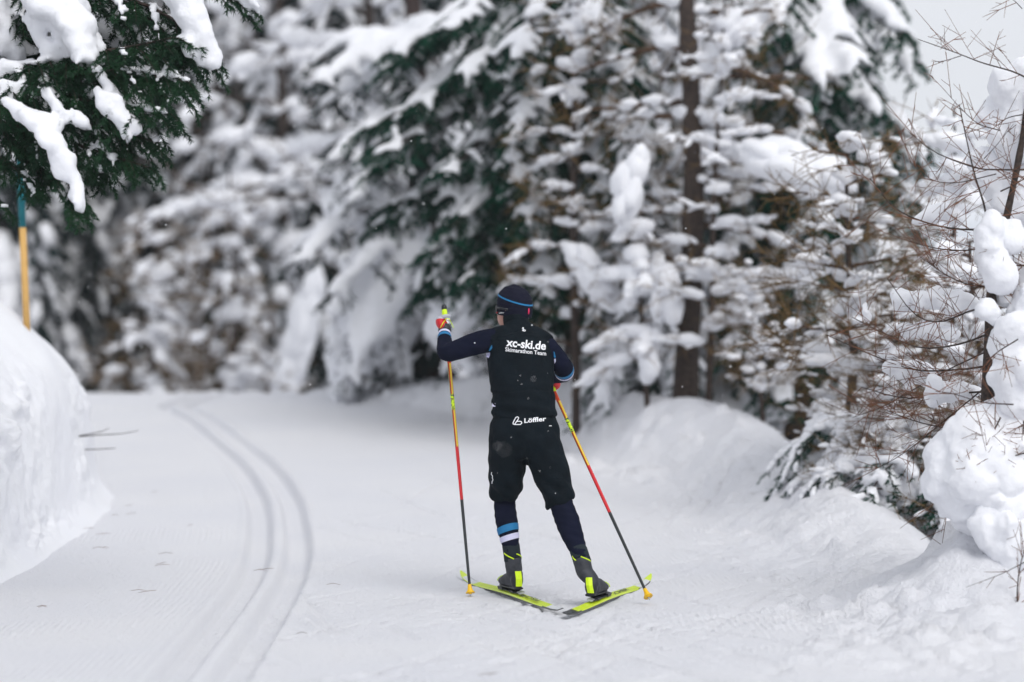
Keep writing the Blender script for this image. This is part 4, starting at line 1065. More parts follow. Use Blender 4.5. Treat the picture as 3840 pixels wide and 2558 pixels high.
for (b, t, L_) in (((965, 330), (820, 420), 0), ((962, 250), (760, 330), 0), ((970, 480), (700, 560), 1), ((975, 560), (780, 640), 1), ((960, 180), (720, 200), 0), ((955, 100), (700, 150), 0), ((980, 620), (1110, 760), 1), ((985, 680), (880, 900), 1), ((975, 420), (1100, 500), 0), ((965, 300), (1090, 360), 0), ((955, 60), (1080, 120), 0), ((990, 760), (1100, 830), 1)):
    for dz_ in (0, 1):
        b_ = TD(b[0], b[1], 33); e_ = TD(t[0] + rng.uniform(-30, 30), t[1] + 40 * dz_, 32.3 - 1.2 * dz_ + rng.uniform(-.5, .8)); m_ = (b_ + e_) / 2 + UP * rng.uniform(.05, .3)
        f.limb([b_, m_, e_], .03, 10, .55, 4, .09, .013, 55, .7, .9, .15, p2wood=False)
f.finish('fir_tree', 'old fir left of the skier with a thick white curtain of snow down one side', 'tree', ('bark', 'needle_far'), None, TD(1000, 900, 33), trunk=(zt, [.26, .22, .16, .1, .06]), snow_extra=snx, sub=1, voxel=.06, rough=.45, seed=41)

# ---- large green fir behind the skier (trunk hidden by its own branches)
f = FirBuilder(51); rng = f.rng; GY = RM(29.5); GX = .75 * GY / 28; zb = gz(GX, GY)
tr_ = [np.array([GX, GY, zb - .3]), np.array([GX - .03, GY, 3.0]), np.array([GX - .05, GY, 5.5]), np.array([GX - .06, GY, 8.2])]
def sweep(b, e, sag=.12, **k):
    b_ = np.array(b, float); e_ = np.array(e, float); m1 = b_ * .6 + e_ * .4 + UP * sag * np.linalg.norm(e_ - b_); f.limb([b_, m1, e_ * .75 + b_ * .25 + UP * sag * .5, e_], k.pop('r', .035), **k)
kw = dict(twn=22, twl=.55, sub=5, nl=.065, nw=.0098, dens=115, hang=.5, snow_r=.095)
for (bx_, by_, ex, ey, ed, sn_) in ((1290, 100, 835, 300, 26.4, .8), (1290, 170, 870, 355, 26.2, .75), (1290, 40, 960, 240, 26.5, 1.0), (1290, 240, 1010, 400, 26.0, .6), (1290, 290, 990, 580, 26.2, .9),
                                (1290, 330, 1040, 520, 25.9, .5), (1290, 400, 1080, 640, 26.0, .9), (1290, -20, 1060, 170, 26.2, 1.0), (1300, -60, 900, 120, 26.8, 1.0), (1290, 470, 1170, 660, 25.8, .9),
                                (1300, 60, 1190, 300, 25.7, 1.0), (1300, 160, 1180, 430, 25.6, .6), (1300, 300, 1210, 520, 25.5, .8), (1300, -60, 1180, 140, 25.7, 1.0), (1300, 440, 1260, 680, 25.6, .8),
                                (1300, 250, 1420, 480, 25.6, .9), (1300, 120, 1440, 330, 25.7, .9), (1300, 0, 1450, 200, 25.8, 1.0), (1300, 380, 1400, 620, 25.7, .8), (1300, 480, 1370, 700, 25.9, .8), (1300, 500, 1210, 710, 26.0, .8),
                                (1290, -90, 1020, 60, 26.4, 1.), (1300, -90, 1400, 90, 26, 1.), (1290, 350, 900, 470, 27.4, 1.), (1290, 200, 920, 210, 27.5, 1.), (1290, 500, 1000, 640, 27.2, .7)):
    for dup_ in (0, 1):
        sweep(TD(bx_, by_, 29.5), TD(ex + dup_ * rng.uniform(-35, 35), ey + dup_ * rng.uniform(25, 60), ed + 1.5 + dup_ * rng.uniform(.3, 1.0)), .10, snow=sn_ * (1 - .25 * dup_), **kw)
for z in np.arange(zb + 1.2, 7.8, .55):          # the side turned away from the trail
    for a in (20, 60, 100, 140):
        d = np.array([math.cos(math.radians(a)), math.sin(math.radians(a)), 0]); L_ = 2.1 * (1 - z / 12); b_ = np.array([GX - .03, GY, z])
        f.limb([b_, b_ + d * L_ * .5 + UP * .1, b_ + d * L_ - UP * L_ * .45], .03, 9, .5, 3, .09, .012, 30, .4, 1., .13, p2wood=False)
f.finish('fir_tree', 'large green fir directly behind the skier, its long branches reaching left', 'tree', ('bark', 'needle_mid'), None, (GX, GY, zb), voxel=.045, trunk=(tr_, [.17, .14, .09, .04]), seed=51, sub=1, rough=.35)

# ---- big fir at the right, dark against the sky
f = FirBuilder(61); rng = f.rng; Y0 = RM(29.0); bx0 = 3.15 * Y0 / 27.5; zb = gz(bx0, Y0)
tr_ = [np.array([bx0, Y0, zb - .4]), np.array([bx0 + .05, Y0, 3.0]), np.array([bx0 + .05, Y0, 6.0]), np.array([bx0, Y0, 9.0])]
kw = dict(twn=20, twl=.6, sub=5, nl=.07, nw=.0125, dens=95, hang=.65, snow_r=.15)
cx0 = 1177 + bx0 / Y0 * 5784
for (by_, ex, ey, ed, sn_) in ((-110, 2075, 80, 26.6, .9), (-60, 1960, 160, 26, .9), (60, 2010, 260, 26.4, .9), (120, 2125, 340, 26.6, 1.), (190, 2040, 400, 26, .9), (240, 2110, 480, 26.6, 1.), (330, 2060, 600, 26.2, 1.), (400, 2120, 640, 26.8, .9), (460, 2030, 760, 26.3, 1.),
                           (-120, 1780, 60, 26.3, .9), (-40, 1720, 120, 26.2, .8), (40, 1700, 230, 26.4, .9), (90, 1850, 300, 25.9, .9), (140, 1650, 330, 26.5, .9), (200, 1780, 420, 26.0, 1.), (270, 1690, 480, 26.3, .9), (300, 1900, 520, 25.8, .9),
                           (360, 1660, 600, 26.2, .8), (400, 1830, 640, 25.9, .8), (450, 1740, 720, 26.2, .8), (520, 1900, 800, 26.0, .8), (560, 1690, 800, 26.4, .7), (600, 1800, 900, 26.4, .7), (640, 1990, 900, 26.4, .8), (-20, 1880, 200, 25.8, .9), (560, 2090, 820, 26.6, 1.)):
    for dup_ in (0, 1):
        b_ = PD(cx0, by_, Y0); e_ = TD(ex + dup_ * rng.uniform(-40, 25), ey + dup_ * rng.uniform(15, 60), ed + .5 + dup_ * rng.uniform(.2, .9)); m1 = b_ * .55 + e_ * .45 + UP * .13
        f.limb([b_, m1, e_], .04, snow=sn_, **kw)
for z in np.arange(zb + 1, 7.8, .6):
    for a in (60, 90, 120, 170):
        d = np.array([math.cos(math.radians(a)), math.sin(math.radians(a)), 0]); L_ = 1.5 * (1 - z / 14); b_ = np.array([bx0, Y0, z])
        f.limb([b_, b_ + d * L_ * .5 + UP * .1, b_ + d * L_ - UP * L_ * .5], .03, 8, .5, 3, .09, .012, 30, .4, 1., .14, p2wood=False)
f.finish('fir_tree', 'big dark fir standing against the pale sky at the upper right', 'tree', ('bark', 'needle_mid'), None, (bx0, Y0, zb), voxel=.055, trunk=(tr_, [.2, .16, .11, .05]), seed=61, rough=.35)

# ---- young firs and low bushes filling the undergrowth
YG = 'young firs and buried bushes at the edge of the trail'
y1 = fir('young_fir', 'young fir left of the larch trunk, its lower branches touching the berm', *BT(1480, 27.2)[:2], 2.5, .6, 71, step=.22, per=5, twn=8, twl=.35, sub=4, nl=.06, nw=.009, dens=90, snow_r=.09, low=.15, mats=('bark', 'needle_mid'), droop=.5, group=YG, tr=.05)
f = FirBuilder(72); rng = f.rng; bb = np.array(BT(1960, 19.5)); bb[2] -= .15
for k in range(26):
    a = k * 2.4 + rng.uniform(-.3, .3); d = np.array([math.cos(a), math.sin(a), 0]); r = rng.uniform(.35, .85); h_ = rng.uniform(.1, .75)
    st = bb + d * .05 + UP * .05; f.limb([st, st + d * r * .4 + UP * h_ * 1.0, st + d * r * .8 + UP * h_ * .9, st + d * r * 1.1 + UP * h_ * .45], .012, 9, .26, 4, .05, .007, 95, .5, .55, .075)
y2 = f.finish('low_bush', 'low dark bush buried in snow in the gully behind the berm', 'bush', ('bark', 'needle_mid'), YG, tuple(bb), rough=.45, seed=72); y2.scale = (.65, .65, .65)
for src, xd, Y, sc, rz, lb in ((y2, 2150, 17.5, 1.5, 5.1, 'bush between the hollow and the near larch'), (y2, 2040, 19.5, 1.3, .2, 'tall dark bush in the middle of the hollow'), (y1, 905, 33.0, .5, 2, 'small dark fir on the berm left of the skier'), (y2, 1890, 24, .8, 3, 'snowy bush behind the right-hand berm below the big fir'),
                               (y2, 2070, 17.4, .8, 4, 'dark bush in the hollow right of the rounded bulge of the ridge'), (y2, 2130, 20.5, 1.7, 2.5, 'bush beyond the hollow, left of the snow-loaded larch'),
                               (y2, 2010, 22.0, 1.0, 5.5, 'broad low bush below the big fir at the right'), (y2, 1990, 18.0, .7, 1.9, 'bush right behind the rounded bulge of the ridge'), (y2, 2080, 19, 1.6, .9, 'large bush in the far part of the hollow'),
                               (y1, 1390, 31, 1.2, 4.1, 'young fir on the snow mound right of the skier')):
    sc = sc * .68 if src is y2 else sc
    X, Y, _z = BT(xd, Y); copy_tree(src, (X, Y, gz(X, Y) - (.22 if src is y2 else .05)), rz, (sc, sc, sc), lb)

# ---- the larch with the straight dark trunk
larch('larch_tree', 'tall larch with a straight dark trunk right of the skier', BT(1582, 26.0), TP(1580, 26.0, 8.5), 81, 56, 1.7, .55, .12, .55, .085, rough=.6, twr=.006, droop=.25, up=.08, per_twig=9, subn=4, z0=.16, z1=.95, voxel=None, sub=2, azf=lambda cx, sy: sy > -.35,
      extra=[mass([TD(1600, 628, 25.8), TD(1740, 632, 25.6), TD(1875, 622, 25.4)], (.06, .08), 46, 8), mass([TD(1640, 330, 25.8), TD(1790, 370, 25.5)], (.10, .12), 22, 11),
             mass([TD(1760, 360, 24.8), TD(1900, 400, 24.6)], (.16, .18), 22, 12), mass([TD(1460, 370, 25.4), TD(1430, 480, 25.3)], (.13, .10), 14, 13), mass([TD(1700, 60, 26), TD(1620, 150, 26)], (.12, .12), 12, 14)])
larch('larch_sapling', 'thin larch sapling leaning beside the dark larch trunk', BT(1625, 25.6), TP(1665, 25.6, 4.6), 82, 30, .9, .4, .035, .9, .08, twr=.004, z0=.1, droop=.05, per_twig=12, sub=2)
larch('slender_tree', 'slender bare tree with snow lumps just right of the skier', BT(1320, 26.9), TP(1325, 26.5, 6.4), 83, 46, .85, .42, .045, .65, .075, rough=.6, twr=.0055, z0=.12, droop=.15, per_twig=12, sub=2,
      extra=[mass([TD(1330, 590, 26.4), TD(1390, 660, 26.3)], (.12, .13), 14, 15)])
larch('slender_tree', 'low forked sapling with drooping snow lumps left of the larch trunk', BT(1490, 25.9), TP(1455, 25.9, 2.6), 84, 14, .7, .3, .03, 1., .10, twr=.004, z0=.2, droop=.3, per_twig=6, sub=2,
      extra=[mass([TD(1455, 620, 25.8), TD(1445, 680, 25.8)], (.09, .09), 6, 19), mass([TD(1515, 610, 25.8), TD(1520, 700, 25.8)], (.13, .13), 8, 20), mass([TD(1500, 770, 25.8), TD(1480, 880, 25.7)], (.09, .09), 8, 21)])

# ---- brown larch thicket in the middle right
LG = 'larch thicket in the hollow at the right'
THICKET = larch('larch_sapling', 'brown larch sapling reaching over the hollow left of the near snow-loaded larch', [3.3, 16.8, gz(3.3, 16.8)], [3.1, 17.0, 2.1], 91, 38, 1.15, .42, .045, .45, .08, twr=.0036, z0=.25, droop=.02, up=.25, per_twig=17, subn=5, group=LG, sub=2, mats=('twig_dark', 'twig'))
larch('larch_sapling', 'brown larch sapling behind, with bristling orange twigs under the big fir', BT(1960, 19.5), TP(1950, 19.5, 2.9), 92, 30, .85, .42, .045, .45, .075, rough=.6, twr=.005, z0=.3, droop=.02, up=.3, per_twig=15, subn=4, group=LG, sub=2)
larch('larch_sapling', 'pale larch sapling at the right end of the thicket against the far slope', BT(2200, 21), TP(2190, 21, 3.2), 94, 36, 1.2, .5, .04, .9, .11, twr=.0048, z0=.05, droop=.05, up=.2, per_twig=12, subn=4, group=LG, sub=2)

# ---- bare larches behind, their arching grey-brown boughs crossing the upper middle
LB = 'bare larches between the fir crowns'
B1 = larch('larch_tree', 'bare larch with arching boughs high to the left of the green fir', BT(870, 38), TP(840, 38, 10.5), 95, 40, 3.4, .9, .13, .6, .24, twr=.010, z0=.2, z1=.95, droop=.25, up=.5, per_twig=10, subn=3, group=LB, mats=('bark_dark', 'twig_dark'))
copy_tree(B1, (XD(640, 45), 45, gz(XD(640, 45), 45)), 2.0, (1.1, 1.1, 1.15), 'bare larch behind the slanting snow-covered trunk, reaching the top edge', LB)
copy_tree(B1, (XD(1500, 34), 34, gz(XD(1500, 34), 34)), 4.0, (.9, .9, 1.0), 'bare larch glimpsed between the green fir and the dark larch trunk', LB)

for src, xd, Y, sc, rz, dz, lb in ((0, 2060, 18.0, .6, 2.0, -.25, 'low larch twigs in the hollow right behind the ridge'), (0, 1960, 20.5, .65, 4.0, -.2, 'larch twigs bristling over the ridge below the big fir'), (0, 2150, 18.8, .7, 5.2, -.25, 'larch twigs filling the hollow left of the near larch'),
                                 (0, 1760, 24.5, .55, 1.0, -.1, 'low larch twigs on the back of the ridge beside the dark larch trunk')):
    X, Y, _z = BT(xd, Y); copy_tree(THICKET, (X, Y, gz(X, Y) + dz), rz, (sc, sc, sc), lb)
# ------------------------------------------------------------------ near fir, its boughs reaching in at the upper left
f = FirBuilder(101); rng = f.rng; nx_, ny_ = -4.35, 13.2; zb = gz(nx_, ny_)
kw = dict(nl=.033, nw=.0028, dens=560, needle_up=.0)
def bough(pts, d0, d1, r=.018, **k):
    """display pixels of the photograph, distance running from d0 to d1"""
    n = len(pts); P = [PD(p[0], p[1], d0 + (d1 - d0) * i / (n - 1)) for i, p in enumerate(pts)]
    a = dict(kw); a.update(k); f.limb(P, r, **a)
    q0 = np.array([nx_, ny_, P[0][2] + .12]); add_tube(f.wood, crom(np.array([q0, q0 * .5 + P[0] * .5 + UP * .06, P[0], P[1] * .3 + P[0] * .7]), 8), np.linspace(r * 1.8, r, 8), 6)
# main bough with the bare bark, rising to the right
bough([(-190, 210), (0, 163), (150, 132), (300, 108), (400, 86)], 13.2, 12.9, .020, twn=30, twl=.42, sub=7, hang=.55, snow=.2, snow_r=.035, start=.2, spread=58)
bough([(-120, 190), (120, 180), (300, 160), (438, 188)], 13.1, 12.8, .014, twn=26, twl=.34, sub=7, hang=.7, snow=.2, snow_r=.03, start=.15, spread=55)
bough([(-150, 230), (60, 225), (240, 235), (392, 262)], 13.2, 12.7, .014, twn=24, twl=.30, sub=6, hang=.7, snow=.45, snow_r=.034, spread=55)
bough([(-150, 260), (40, 262), (220, 290), (368, 328)], 13.4, 12.8, .013, twn=22, twl=.28, sub=6, hang=.75, snow=.35, snow_r=.032, spread=52)
bough([(-150, 270), (20, 285), (200, 340), (350, 388)], 13.3, 12.7, .013, twn=24, twl=.26, sub=6, hang=.6, snow=.4, snow_r=.032, spread=50)
bough([(-120, 220), (40, 250), (110, 330), (165, 440), (182, 488)], 12.9, 12.6, .013, twn=20, twl=.19, sub=6, hang=.5, snow=.3, snow_r=.03, spread=48)
bough([(-160, 330), (-40, 345), (30, 385), (78, 436)], 13.1, 12.8, .011, twn=14, twl=.20, sub=6, hang=.5, snow=.3, snow_r=.03, spread=50)
bough([(-160, 400), (-60, 420), (20, 488)], 13.0, 12.8, .010, twn=10, twl=.15, sub=5, hang=.5, snow=.3, snow_r=.03, spread=50)
# upper boughs
bough([(-160, 60), (60, 20), (260, -10), (420, 60), (482, 152)], 13.5, 13.0, .018, twn=26, twl=.30, sub=7, hang=.6, snow=.25, snow_r=.04, spread=55)
bough([(-150, 0), (100, -30), (300, 10), (400, 105), (410, 130)], 13.6, 13.1, .016, twn=24, twl=.28, sub=7, hang=.6, snow=.2, snow_r=.04, spread=55)
bough([(-150, -80), (150, -90), (400, -60), (572, 14)], 13.4, 13.2, .018, twn=24, twl=.26, sub=6, hang=.55, snow=.5, snow_r=.05, spread=52)
bough([(-150, 40), (0, 60), (120, 90), (230, 150)], 13.7, 13.5, .016, twn=20, twl=.34, sub=7, hang=.6, snow=.3, snow_r=.04)
bough([(-150, 100), (0, 110), (200, 100), (330, 150)], 13.8, 13.4, .016, twn=22, twl=.36, sub=7, hang=.7, snow=.3, snow_r=.04)
bough([(-150, -20), (20, 0), (160, 20), (290, 40)], 13.9, 13.6, .016, twn=20, twl=.36, sub=7, hang=.7, snow=.3, snow_r=.04)
bough([(-150, 180), (0, 210), (120, 250), (200, 330), (230, 400)], 13.6, 13.3, .014, twn=22, twl=.30, sub=6, hang=.6, snow=.3, snow_r=.035)
bough([(-150, 260), (-40, 290), (60, 350), (110, 410)], 13.5, 13.3, .014, twn=18, twl=.26, sub=6, hang=.6, snow=.3, snow_r=.035)
S_ = []
def slab(pts, d, r, n, seed, sq=.8): S_.append(mass([PD(x, y, d) for x, y in pts], r, n, seed, sq))
slab([(95, 0), (160, 50), (200, 110)], 13.0, (.10, .08), 70, 201)
slab([(60, 20), (110, 110), (180, 122), (230, 118)], 13.05, (.05, .04), 40, 202)
slab([(420, -20), (445, 40), (470, 100), (486, 140)], 12.95, (.085, .035), 50, 203)
slab([(395, 0), (430, 30), (450, 70)], 12.95, (.05, .06), 20, 204)
slab([(425, 80), (437, 120)], 12.9, (.035, .03), 8, 205)
slab([(-20, 20), (10, 80), (35, 120)], 13.3, (.10, .05), 16, 206)
slab([(60, 255), (110, 310), (150, 370), (176, 440), (184, 488)], 12.6, (.055, .028), 44, 207)
slab([(20, 235), (70, 270), (110, 300)], 12.65, (.05, .05), 14, 208)
slab([(250, 225), (280, 260), (305, 318)], 12.7, (.055, .03), 22, 209)
slab([(225, 165), (250, 200), (265, 235)], 12.8, (.03, .04), 10, 210)
slab([(85, 200), (130, 240), (150, 262)], 12.7, (.03, .028), 12, 211)
slab([(160, 262), (205, 290)], 12.7, (.035, .028), 8, 212)
slab([(60, 145), (110, 140), (220, 118)], 13.0, (.018, .016), 22, 213)
slab([(-10, 165), (40, 158)], 13.0, (.04, .03), 8, 214)
slab([(10, 190), (40, 205)], 12.9, (.045, .035), 8, 215)
slab([(200, 40), (270, 90), (320, 100)], 13.6, (.09, .07), 16, 216)
slab([(180, 200), (215, 215)], 12.9, (.03, .025), 6, 217)
slab([(10, 130), (30, 60)], 13.6, (.06, .05), 14, 218)
slab([(380, 150), (410, 170)], 12.85, (.022, .018), 6, 219)
slab([(560, -20), (585, 6)], 13.15, (.03, .02), 8, 220)
S_ = [(a, b, c) for a, b, c in S_]
for z in np.arange(zb + .9, 7.4, .62):
    for a in (70, 115, 160, 205, 250, 300) + ((0,) if z > 4.6 else ()):
        d = np.array([math.cos(math.radians(a + z * 30)), math.sin(math.radians(a + z * 30)), 0])
        if d[0] > .35 and z < 4.6: continue
        L_ = 2.1 * (1 - z / 13); b_ = np.array([nx_, ny_, z])
        f.limb([b_, b_ + d * L_ * .5 + UP * .1, b_ + d * L_ - UP * L_ * .35], .03, 9, .5, 3, .08, .010, 30, .4, 1., .11, p2wood=False)
f.finish('fir_tree', 'near fir whose sharp dark green boughs hang into the upper left corner', 'tree', ('bark', 'needle'), None, (nx_, ny_, zb), voxel=.022, trunk=([np.array([nx_, ny_, zb - .4]), np.array([nx_, ny_, 2.5]), np.array([nx_ + .03, ny_, 8.0])], [.16, .13, .06]), snow_extra=S_, sub=2, rough=.55, snow_mat='snow', seed=101, crumble=.024)

# ------------------------------------------------------------------ the near larch loaded with snow at the right edge
Y = 13.0
base = PD(2262, 1330, Y); base[2] = gz(base[0], Y)
root = empty('snow_loaded_larch', tuple(base)); tag(root, 'near larch at the right edge buried under big rounded pillows of snow', 'tree')
g = Geo(); c = crom(np.array([base - UP * .4, PD(2305, 1200, Y), PD(2290, 1000, Y), PD(2272, 880, Y + .05), PD(2285, 740, Y), PD(2285, 640, Y), PD(2345, 350, Y + .1), PD(2370, 150, Y + .1), PD(2372, -120, Y + .1)]), 60)
add_tube(g, c, np.interp(np.linspace(0, 1, 60), [0, .35, .5, 1], [.05, .038, .022, .012]) * (1 + .12 * np.sin(np.arange(60) * 1.9)), 10, (0, 1, 0)); g.build('trunk', M['bark_dark'], root)
g = Geo(); c = crom(np.array([PD(2268, 1010, Y + .6), PD(2272, 900, Y + .6), PD(2276, 780, Y + .6), PD(2280, 660, Y + .6), PD(2310, 420, Y + .6)]), 24); add_tube(g, c, np.linspace(.045, .02, 24), 10, (0, 1, 0)); g.build('trunk', M['bark_dark'], root)
rg = np.random.default_rng(7)
gb = Geo(); gt = Geo(); T5 = []; R5 = []
def spray(pts, r, n=14, L=.22, seed=0, d0=Y, d1=Y, fan=.8, up=.25, tr=.0021, sub=2):
    """a limb with fine young twigs standing off it"""
    k = len(pts); P = crom(np.array([PD(p[0], p[1], d0 + (d1 - d0) * i / (k - 1)) for i, p in enumerate(pts)]), 12)
    gb_ = Geo(); add_tube(gb_, P, np.linspace(r * .62, r * .22, 12), 6, (0, 1, 0)); gb_.build('branch', M['bark_dark'], root)
    u = rg.uniform(.12, 1, n) * 10.99; i = u.astype(int); b = P[i] * (1 - u + i)[:, None] + P[i + 1] * (u - i)[:, None]; t = unit(P[i + 1] - P[i])
    D = unit(t * rg.uniform(.1, .9, n)[:, None] + rg.normal(size=(n, 3)) * fan * np.array([1, .8, .9]) + np.outer(np.full(n, up), UP)); l = L * rg.uniform(.4, 1.3, n)
    q = np.linspace(0, 1, 5); Q = b[:, None] + D[:, None] * (l[:, None, None] * q[None, :, None]); Q[:, :, 2] += (rg.uniform(-.07, .12, n) * l)[:, None] * q[None] ** 2
    T5.append(Q); R5.append(np.linspace(tr, tr * .55, 5)[None].repeat(n, 0))
    m = n * sub; kk = np.repeat(np.arange(n), sub)
    if m:
        i = rg.integers(1, 4, m); b = Q[kk, i]; D2 = unit(D[kk] + rg.normal(size=(m, 3)) * .7); l2 = l[kk] * rg.uniform(.2, .5, m); Q2 = b[:, None] + D2[:, None] * (l2[:, None, None] * q[None, :, None]); T5.append(Q2); R5.append(np.linspace(tr * .75, tr * .5, 5)[None].repeat(m, 0))
# leader and the sprays that can be told apart
spray([(2272, 530), (2262, 470), (2240, 400), (2222, 320), (2205, 240)], .010, 14, .20, tr=.0026)
spray([(2262, 365), (2290, 335), (2330, 285)], .004, 3, .12)
spray([(2380, 190), (2330, 165), (2260, 145), (2195, 120), (2110, 90)], .008, 12, .24, up=.5)
spray([(2210, 128), (2170, 140), (2140, 142)], .004, 3, .12)
spray([(2350, 20), (2330, 0), (2300, -20)], .004, 4, .2)
spray([(2375, 260), (2320, 270), (2290, 290)], .006, 8, .2, up=.3)
spray([(2300, 300), (2250, 285), (2210, 250), (2165, 200)], .005, 10, .2, up=.4)
spray([(2380, 390), (2290, 390), (2240, 385), (2150, 350), (2085, 300)], .008, 18, .24, up=.35)
spray([(2290, 400), (2200, 420), (2140, 412), (2090, 370)], .005, 16, .24)
spray([(2290, 522), (2220, 528), (2140, 515), (2060, 480), (2000, 410)], .010, 26, .26, up=.3, d1=13.6)
spray([(2288, 560), (2230, 575), (2160, 572), (2090, 555)], .008, 26, .24, d0=13.4, d1=13.8)
spray([(2290, 660), (2230, 655), (2175, 632), (2115, 590)], .008, 22, .24, up=.4)
spray([(2290, 700), (2230, 715), (2160, 740), (2100, 720), (2040, 640)], .009, 30, .26, up=.2, d1=13.5)
spray([(2290, 760), (2210, 790), (2120, 800), (2040, 770), (1960, 730)], .010, 34, .28, d1=14.2)
spray([(2280, 840), (2200, 850), (2100, 850), (1990, 810), (1900, 770)], .010, 36, .30, d0=13.6, d1=14.6)
spray([(2275, 900), (2190, 905), (2080, 915), (1980, 890)], .010, 32, .28, d0=13.6, d1=14.4)
spray([(2275, 960), (2200, 985), (2110, 970), (2030, 940)], .008, 30, .26, d0=13.6, d1=14.2)
spray([(2330, 930), (2260, 925), (2190, 905), (2150, 900)], .006, 14, .20, up=-.1, d0=12.6, d1=12.7)
spray([(2300, 960), (2280, 1000), (2275, 1010)], .007, 16, .24, up=-.3, d0=12.8, d1=12.7)
spray([(2340, 780), (2280, 820), (2230, 880)], .006, 16, .18, up=.0, d0=12.75, d1=12.65)
spray([(2360, 1040), (2290, 1060), (2230, 1075)], .005, 14, .15, up=.1, d0=12.72, d1=12.6)
spray([(2290, 870), (2180, 960), (2080, 1040), (2010, 1080)], .007, 34, .26, d0=13.6, d1=14.6)
spray([(2285, 800), (2160, 860), (2040, 930), (1960, 960)], .007, 34, .26, d0=13.7, d1=14.8)
spray([(2354, 950), (2350, 1020), (2330, 1060)], .006, 14, .18, d0=12.8, d1=12.7)
spray([(2250, 1000), (2210, 1060), (2180, 1150), (2190, 1200)], .006, 8, .3, up=-.2, d0=13.4, d1=13.2)
spray([(2360, 1290), (2300, 1320), (2220, 1350)], .004, 3, .12, d0=12.4, d1=12.2, sub=0)
spray([(2345, 1450), (2338, 1380), (2345, 1300), (2370, 1230)], .008, 14, .14, d0=12.3, d1=12.4)
spray([(2400, 500), (2330, 560), (2290, 600)], .008, 20, .22, up=.1)
spray([(2400, 620), (2340, 610), (2300, 640)], .008, 20, .2)
spray([(2290, 610), (2330, 640), (2345, 690), (2340, 700)], .007, 6, .14)
spray([(2400, 700), (2350, 690), (2320, 680)], .006, 14, .16)
spray([(2300, 440), (2340, 420), (2400, 380)], .007, 10, .22)
batch_tubes(gt, np.concatenate(T5), np.concatenate(R5), 4); tg = gt.build('twigs', M['twig_red'], root); tg['kind'] = 'stuff'
def pillow(spec, seed, label=None):
    g = Geo()
    for (x0, y0, x1, y1, d, r, n) in spec:
        n = n * 5
        rr = np.random.default_rng(seed); c = np.array([PD(x0 + (x1 - x0) * t, y0 + (y1 - y0) * t, d) for t in np.linspace(0, 1, n)])
        R_ = r * rr.uniform(.5, .95, n); T = unit(np.tile(c[-1] - c[0] + 1e-3, (n, 1))); blobs(g, c + rr.normal(size=c.shape) * r * .30 * [1, .8, .8], T, np.stack([R_ * 1.1, R_ * .95, R_ * .9], 1) * rr.uniform(.8, 1.2, (n, 3)), 2, seed, .35, 1.2)
        ns = n; ci = rr.integers(0, n, ns); dv = unit(rr.normal(size=(ns, 3)) * [1, 1, .8]); rs_ = r * rr.uniform(.10, .30, ns); blobs(g, c[ci] + dv * r * .85, dv, np.stack([rs_, rs_, rs_ * .8], 1), 2, seed + 9, .4)
    o = remesh(g, 'snow_pillow', M['snow'], root, .0145, 2, seed=seed, post=lambda co, no: co + no * (.034 * fbm(co * 5.5, 2, seed) + .016 * fbm(co * 13, 2, seed + 3) + .006 * fbm(co * 42, 2, seed + 5))[:, None])
    if label: o['label'] = label
    return o
pillow([(2275, 535, 2285, 640, Y - .05, .075, 5), (2300, 530, 2320, 560, Y, .07, 3), (2258, 545, 2262, 620, Y, .04, 4)], 1, 'upright snow pillow under the leader twig')
pillow([(2268, 705, 2280, 740, Y - .1, .055, 3)], 2)
pillow([(2300, 685, 2330, 700, Y, .05, 3)], 3)
pillow([(2345, 770, 2350, 890, Y - .1, .13, 4), (2320, 860, 2345, 930, Y - .15, .11, 3), (2390, 720, 2400, 900, Y, .16, 4)], 4, 'broad snow slab at the picture edge')
pillow([(2265, 985, 2215, 1060, Y - .1, .13, 4), (2190, 1060, 2195, 1150, Y - .15, .135, 4), (2260, 1040, 2290, 1170, Y - .2, .19, 4), (2350, 1020, 2360, 1180, Y - .1, .2, 4), (2230, 1150, 2250, 1180, Y - .1, .12, 2), (2300, 950, 2280, 1000, Y - .05, .10, 3)], 5, 'largest bulging snow pillow hanging over the hollow')
pillow([(2290, 1200, 2310, 1240, Y - .3, .11, 3), (2330, 1200, 2345, 1290, Y - .35, .10, 4), (2275, 1170, 2275, 1205, Y - .3, .07, 2)], 6)
pillow([(2340, 300, 2330, 340, Y + .3, .11, 3), (2300, 250, 2350, 230, Y + .4, .10, 3), (2360, 190, 2370, 330, Y + .3, .15, 4)], 7, 'soft snow load behind the upper twigs')
pillow([(2270, 370, 2340, 385, Y + .4, .11, 4), (2350, 430, 2320, 480, Y + .35, .13, 3), (2270, 410, 2300, 440, Y + .4, .10, 3)], 8)
pillow([(2110, 500, 2170, 490, Y + .8, .05, 4)], 9); pillow([(2090, 760, 2190, 770, Y + .9, .055, 5)], 10); pillow([(2130, 690, 2230, 700, Y + .8, .07, 5)], 11); pillow([(2075, 690, 2100, 700, Y + .9, .06, 3)], 12)
pillow([(1985, 700, 1990, 730, Y + 1.0, .03, 3)], 13); pillow([(2150, 905, 2230, 900, Y + .8, .07, 5)], 14); pillow([(2060, 850, 2120, 860, Y + 1.2, .06, 4)], 15)
pillow([(2145, 875, 2150, 905, Y + .6, .045, 2)], 16); pillow([(2240, 965, 2300, 960, Y + .3, .07, 3)], 17); pillow([(2345, 620, 2390, 700, Y + .1, .10, 3)], 18)

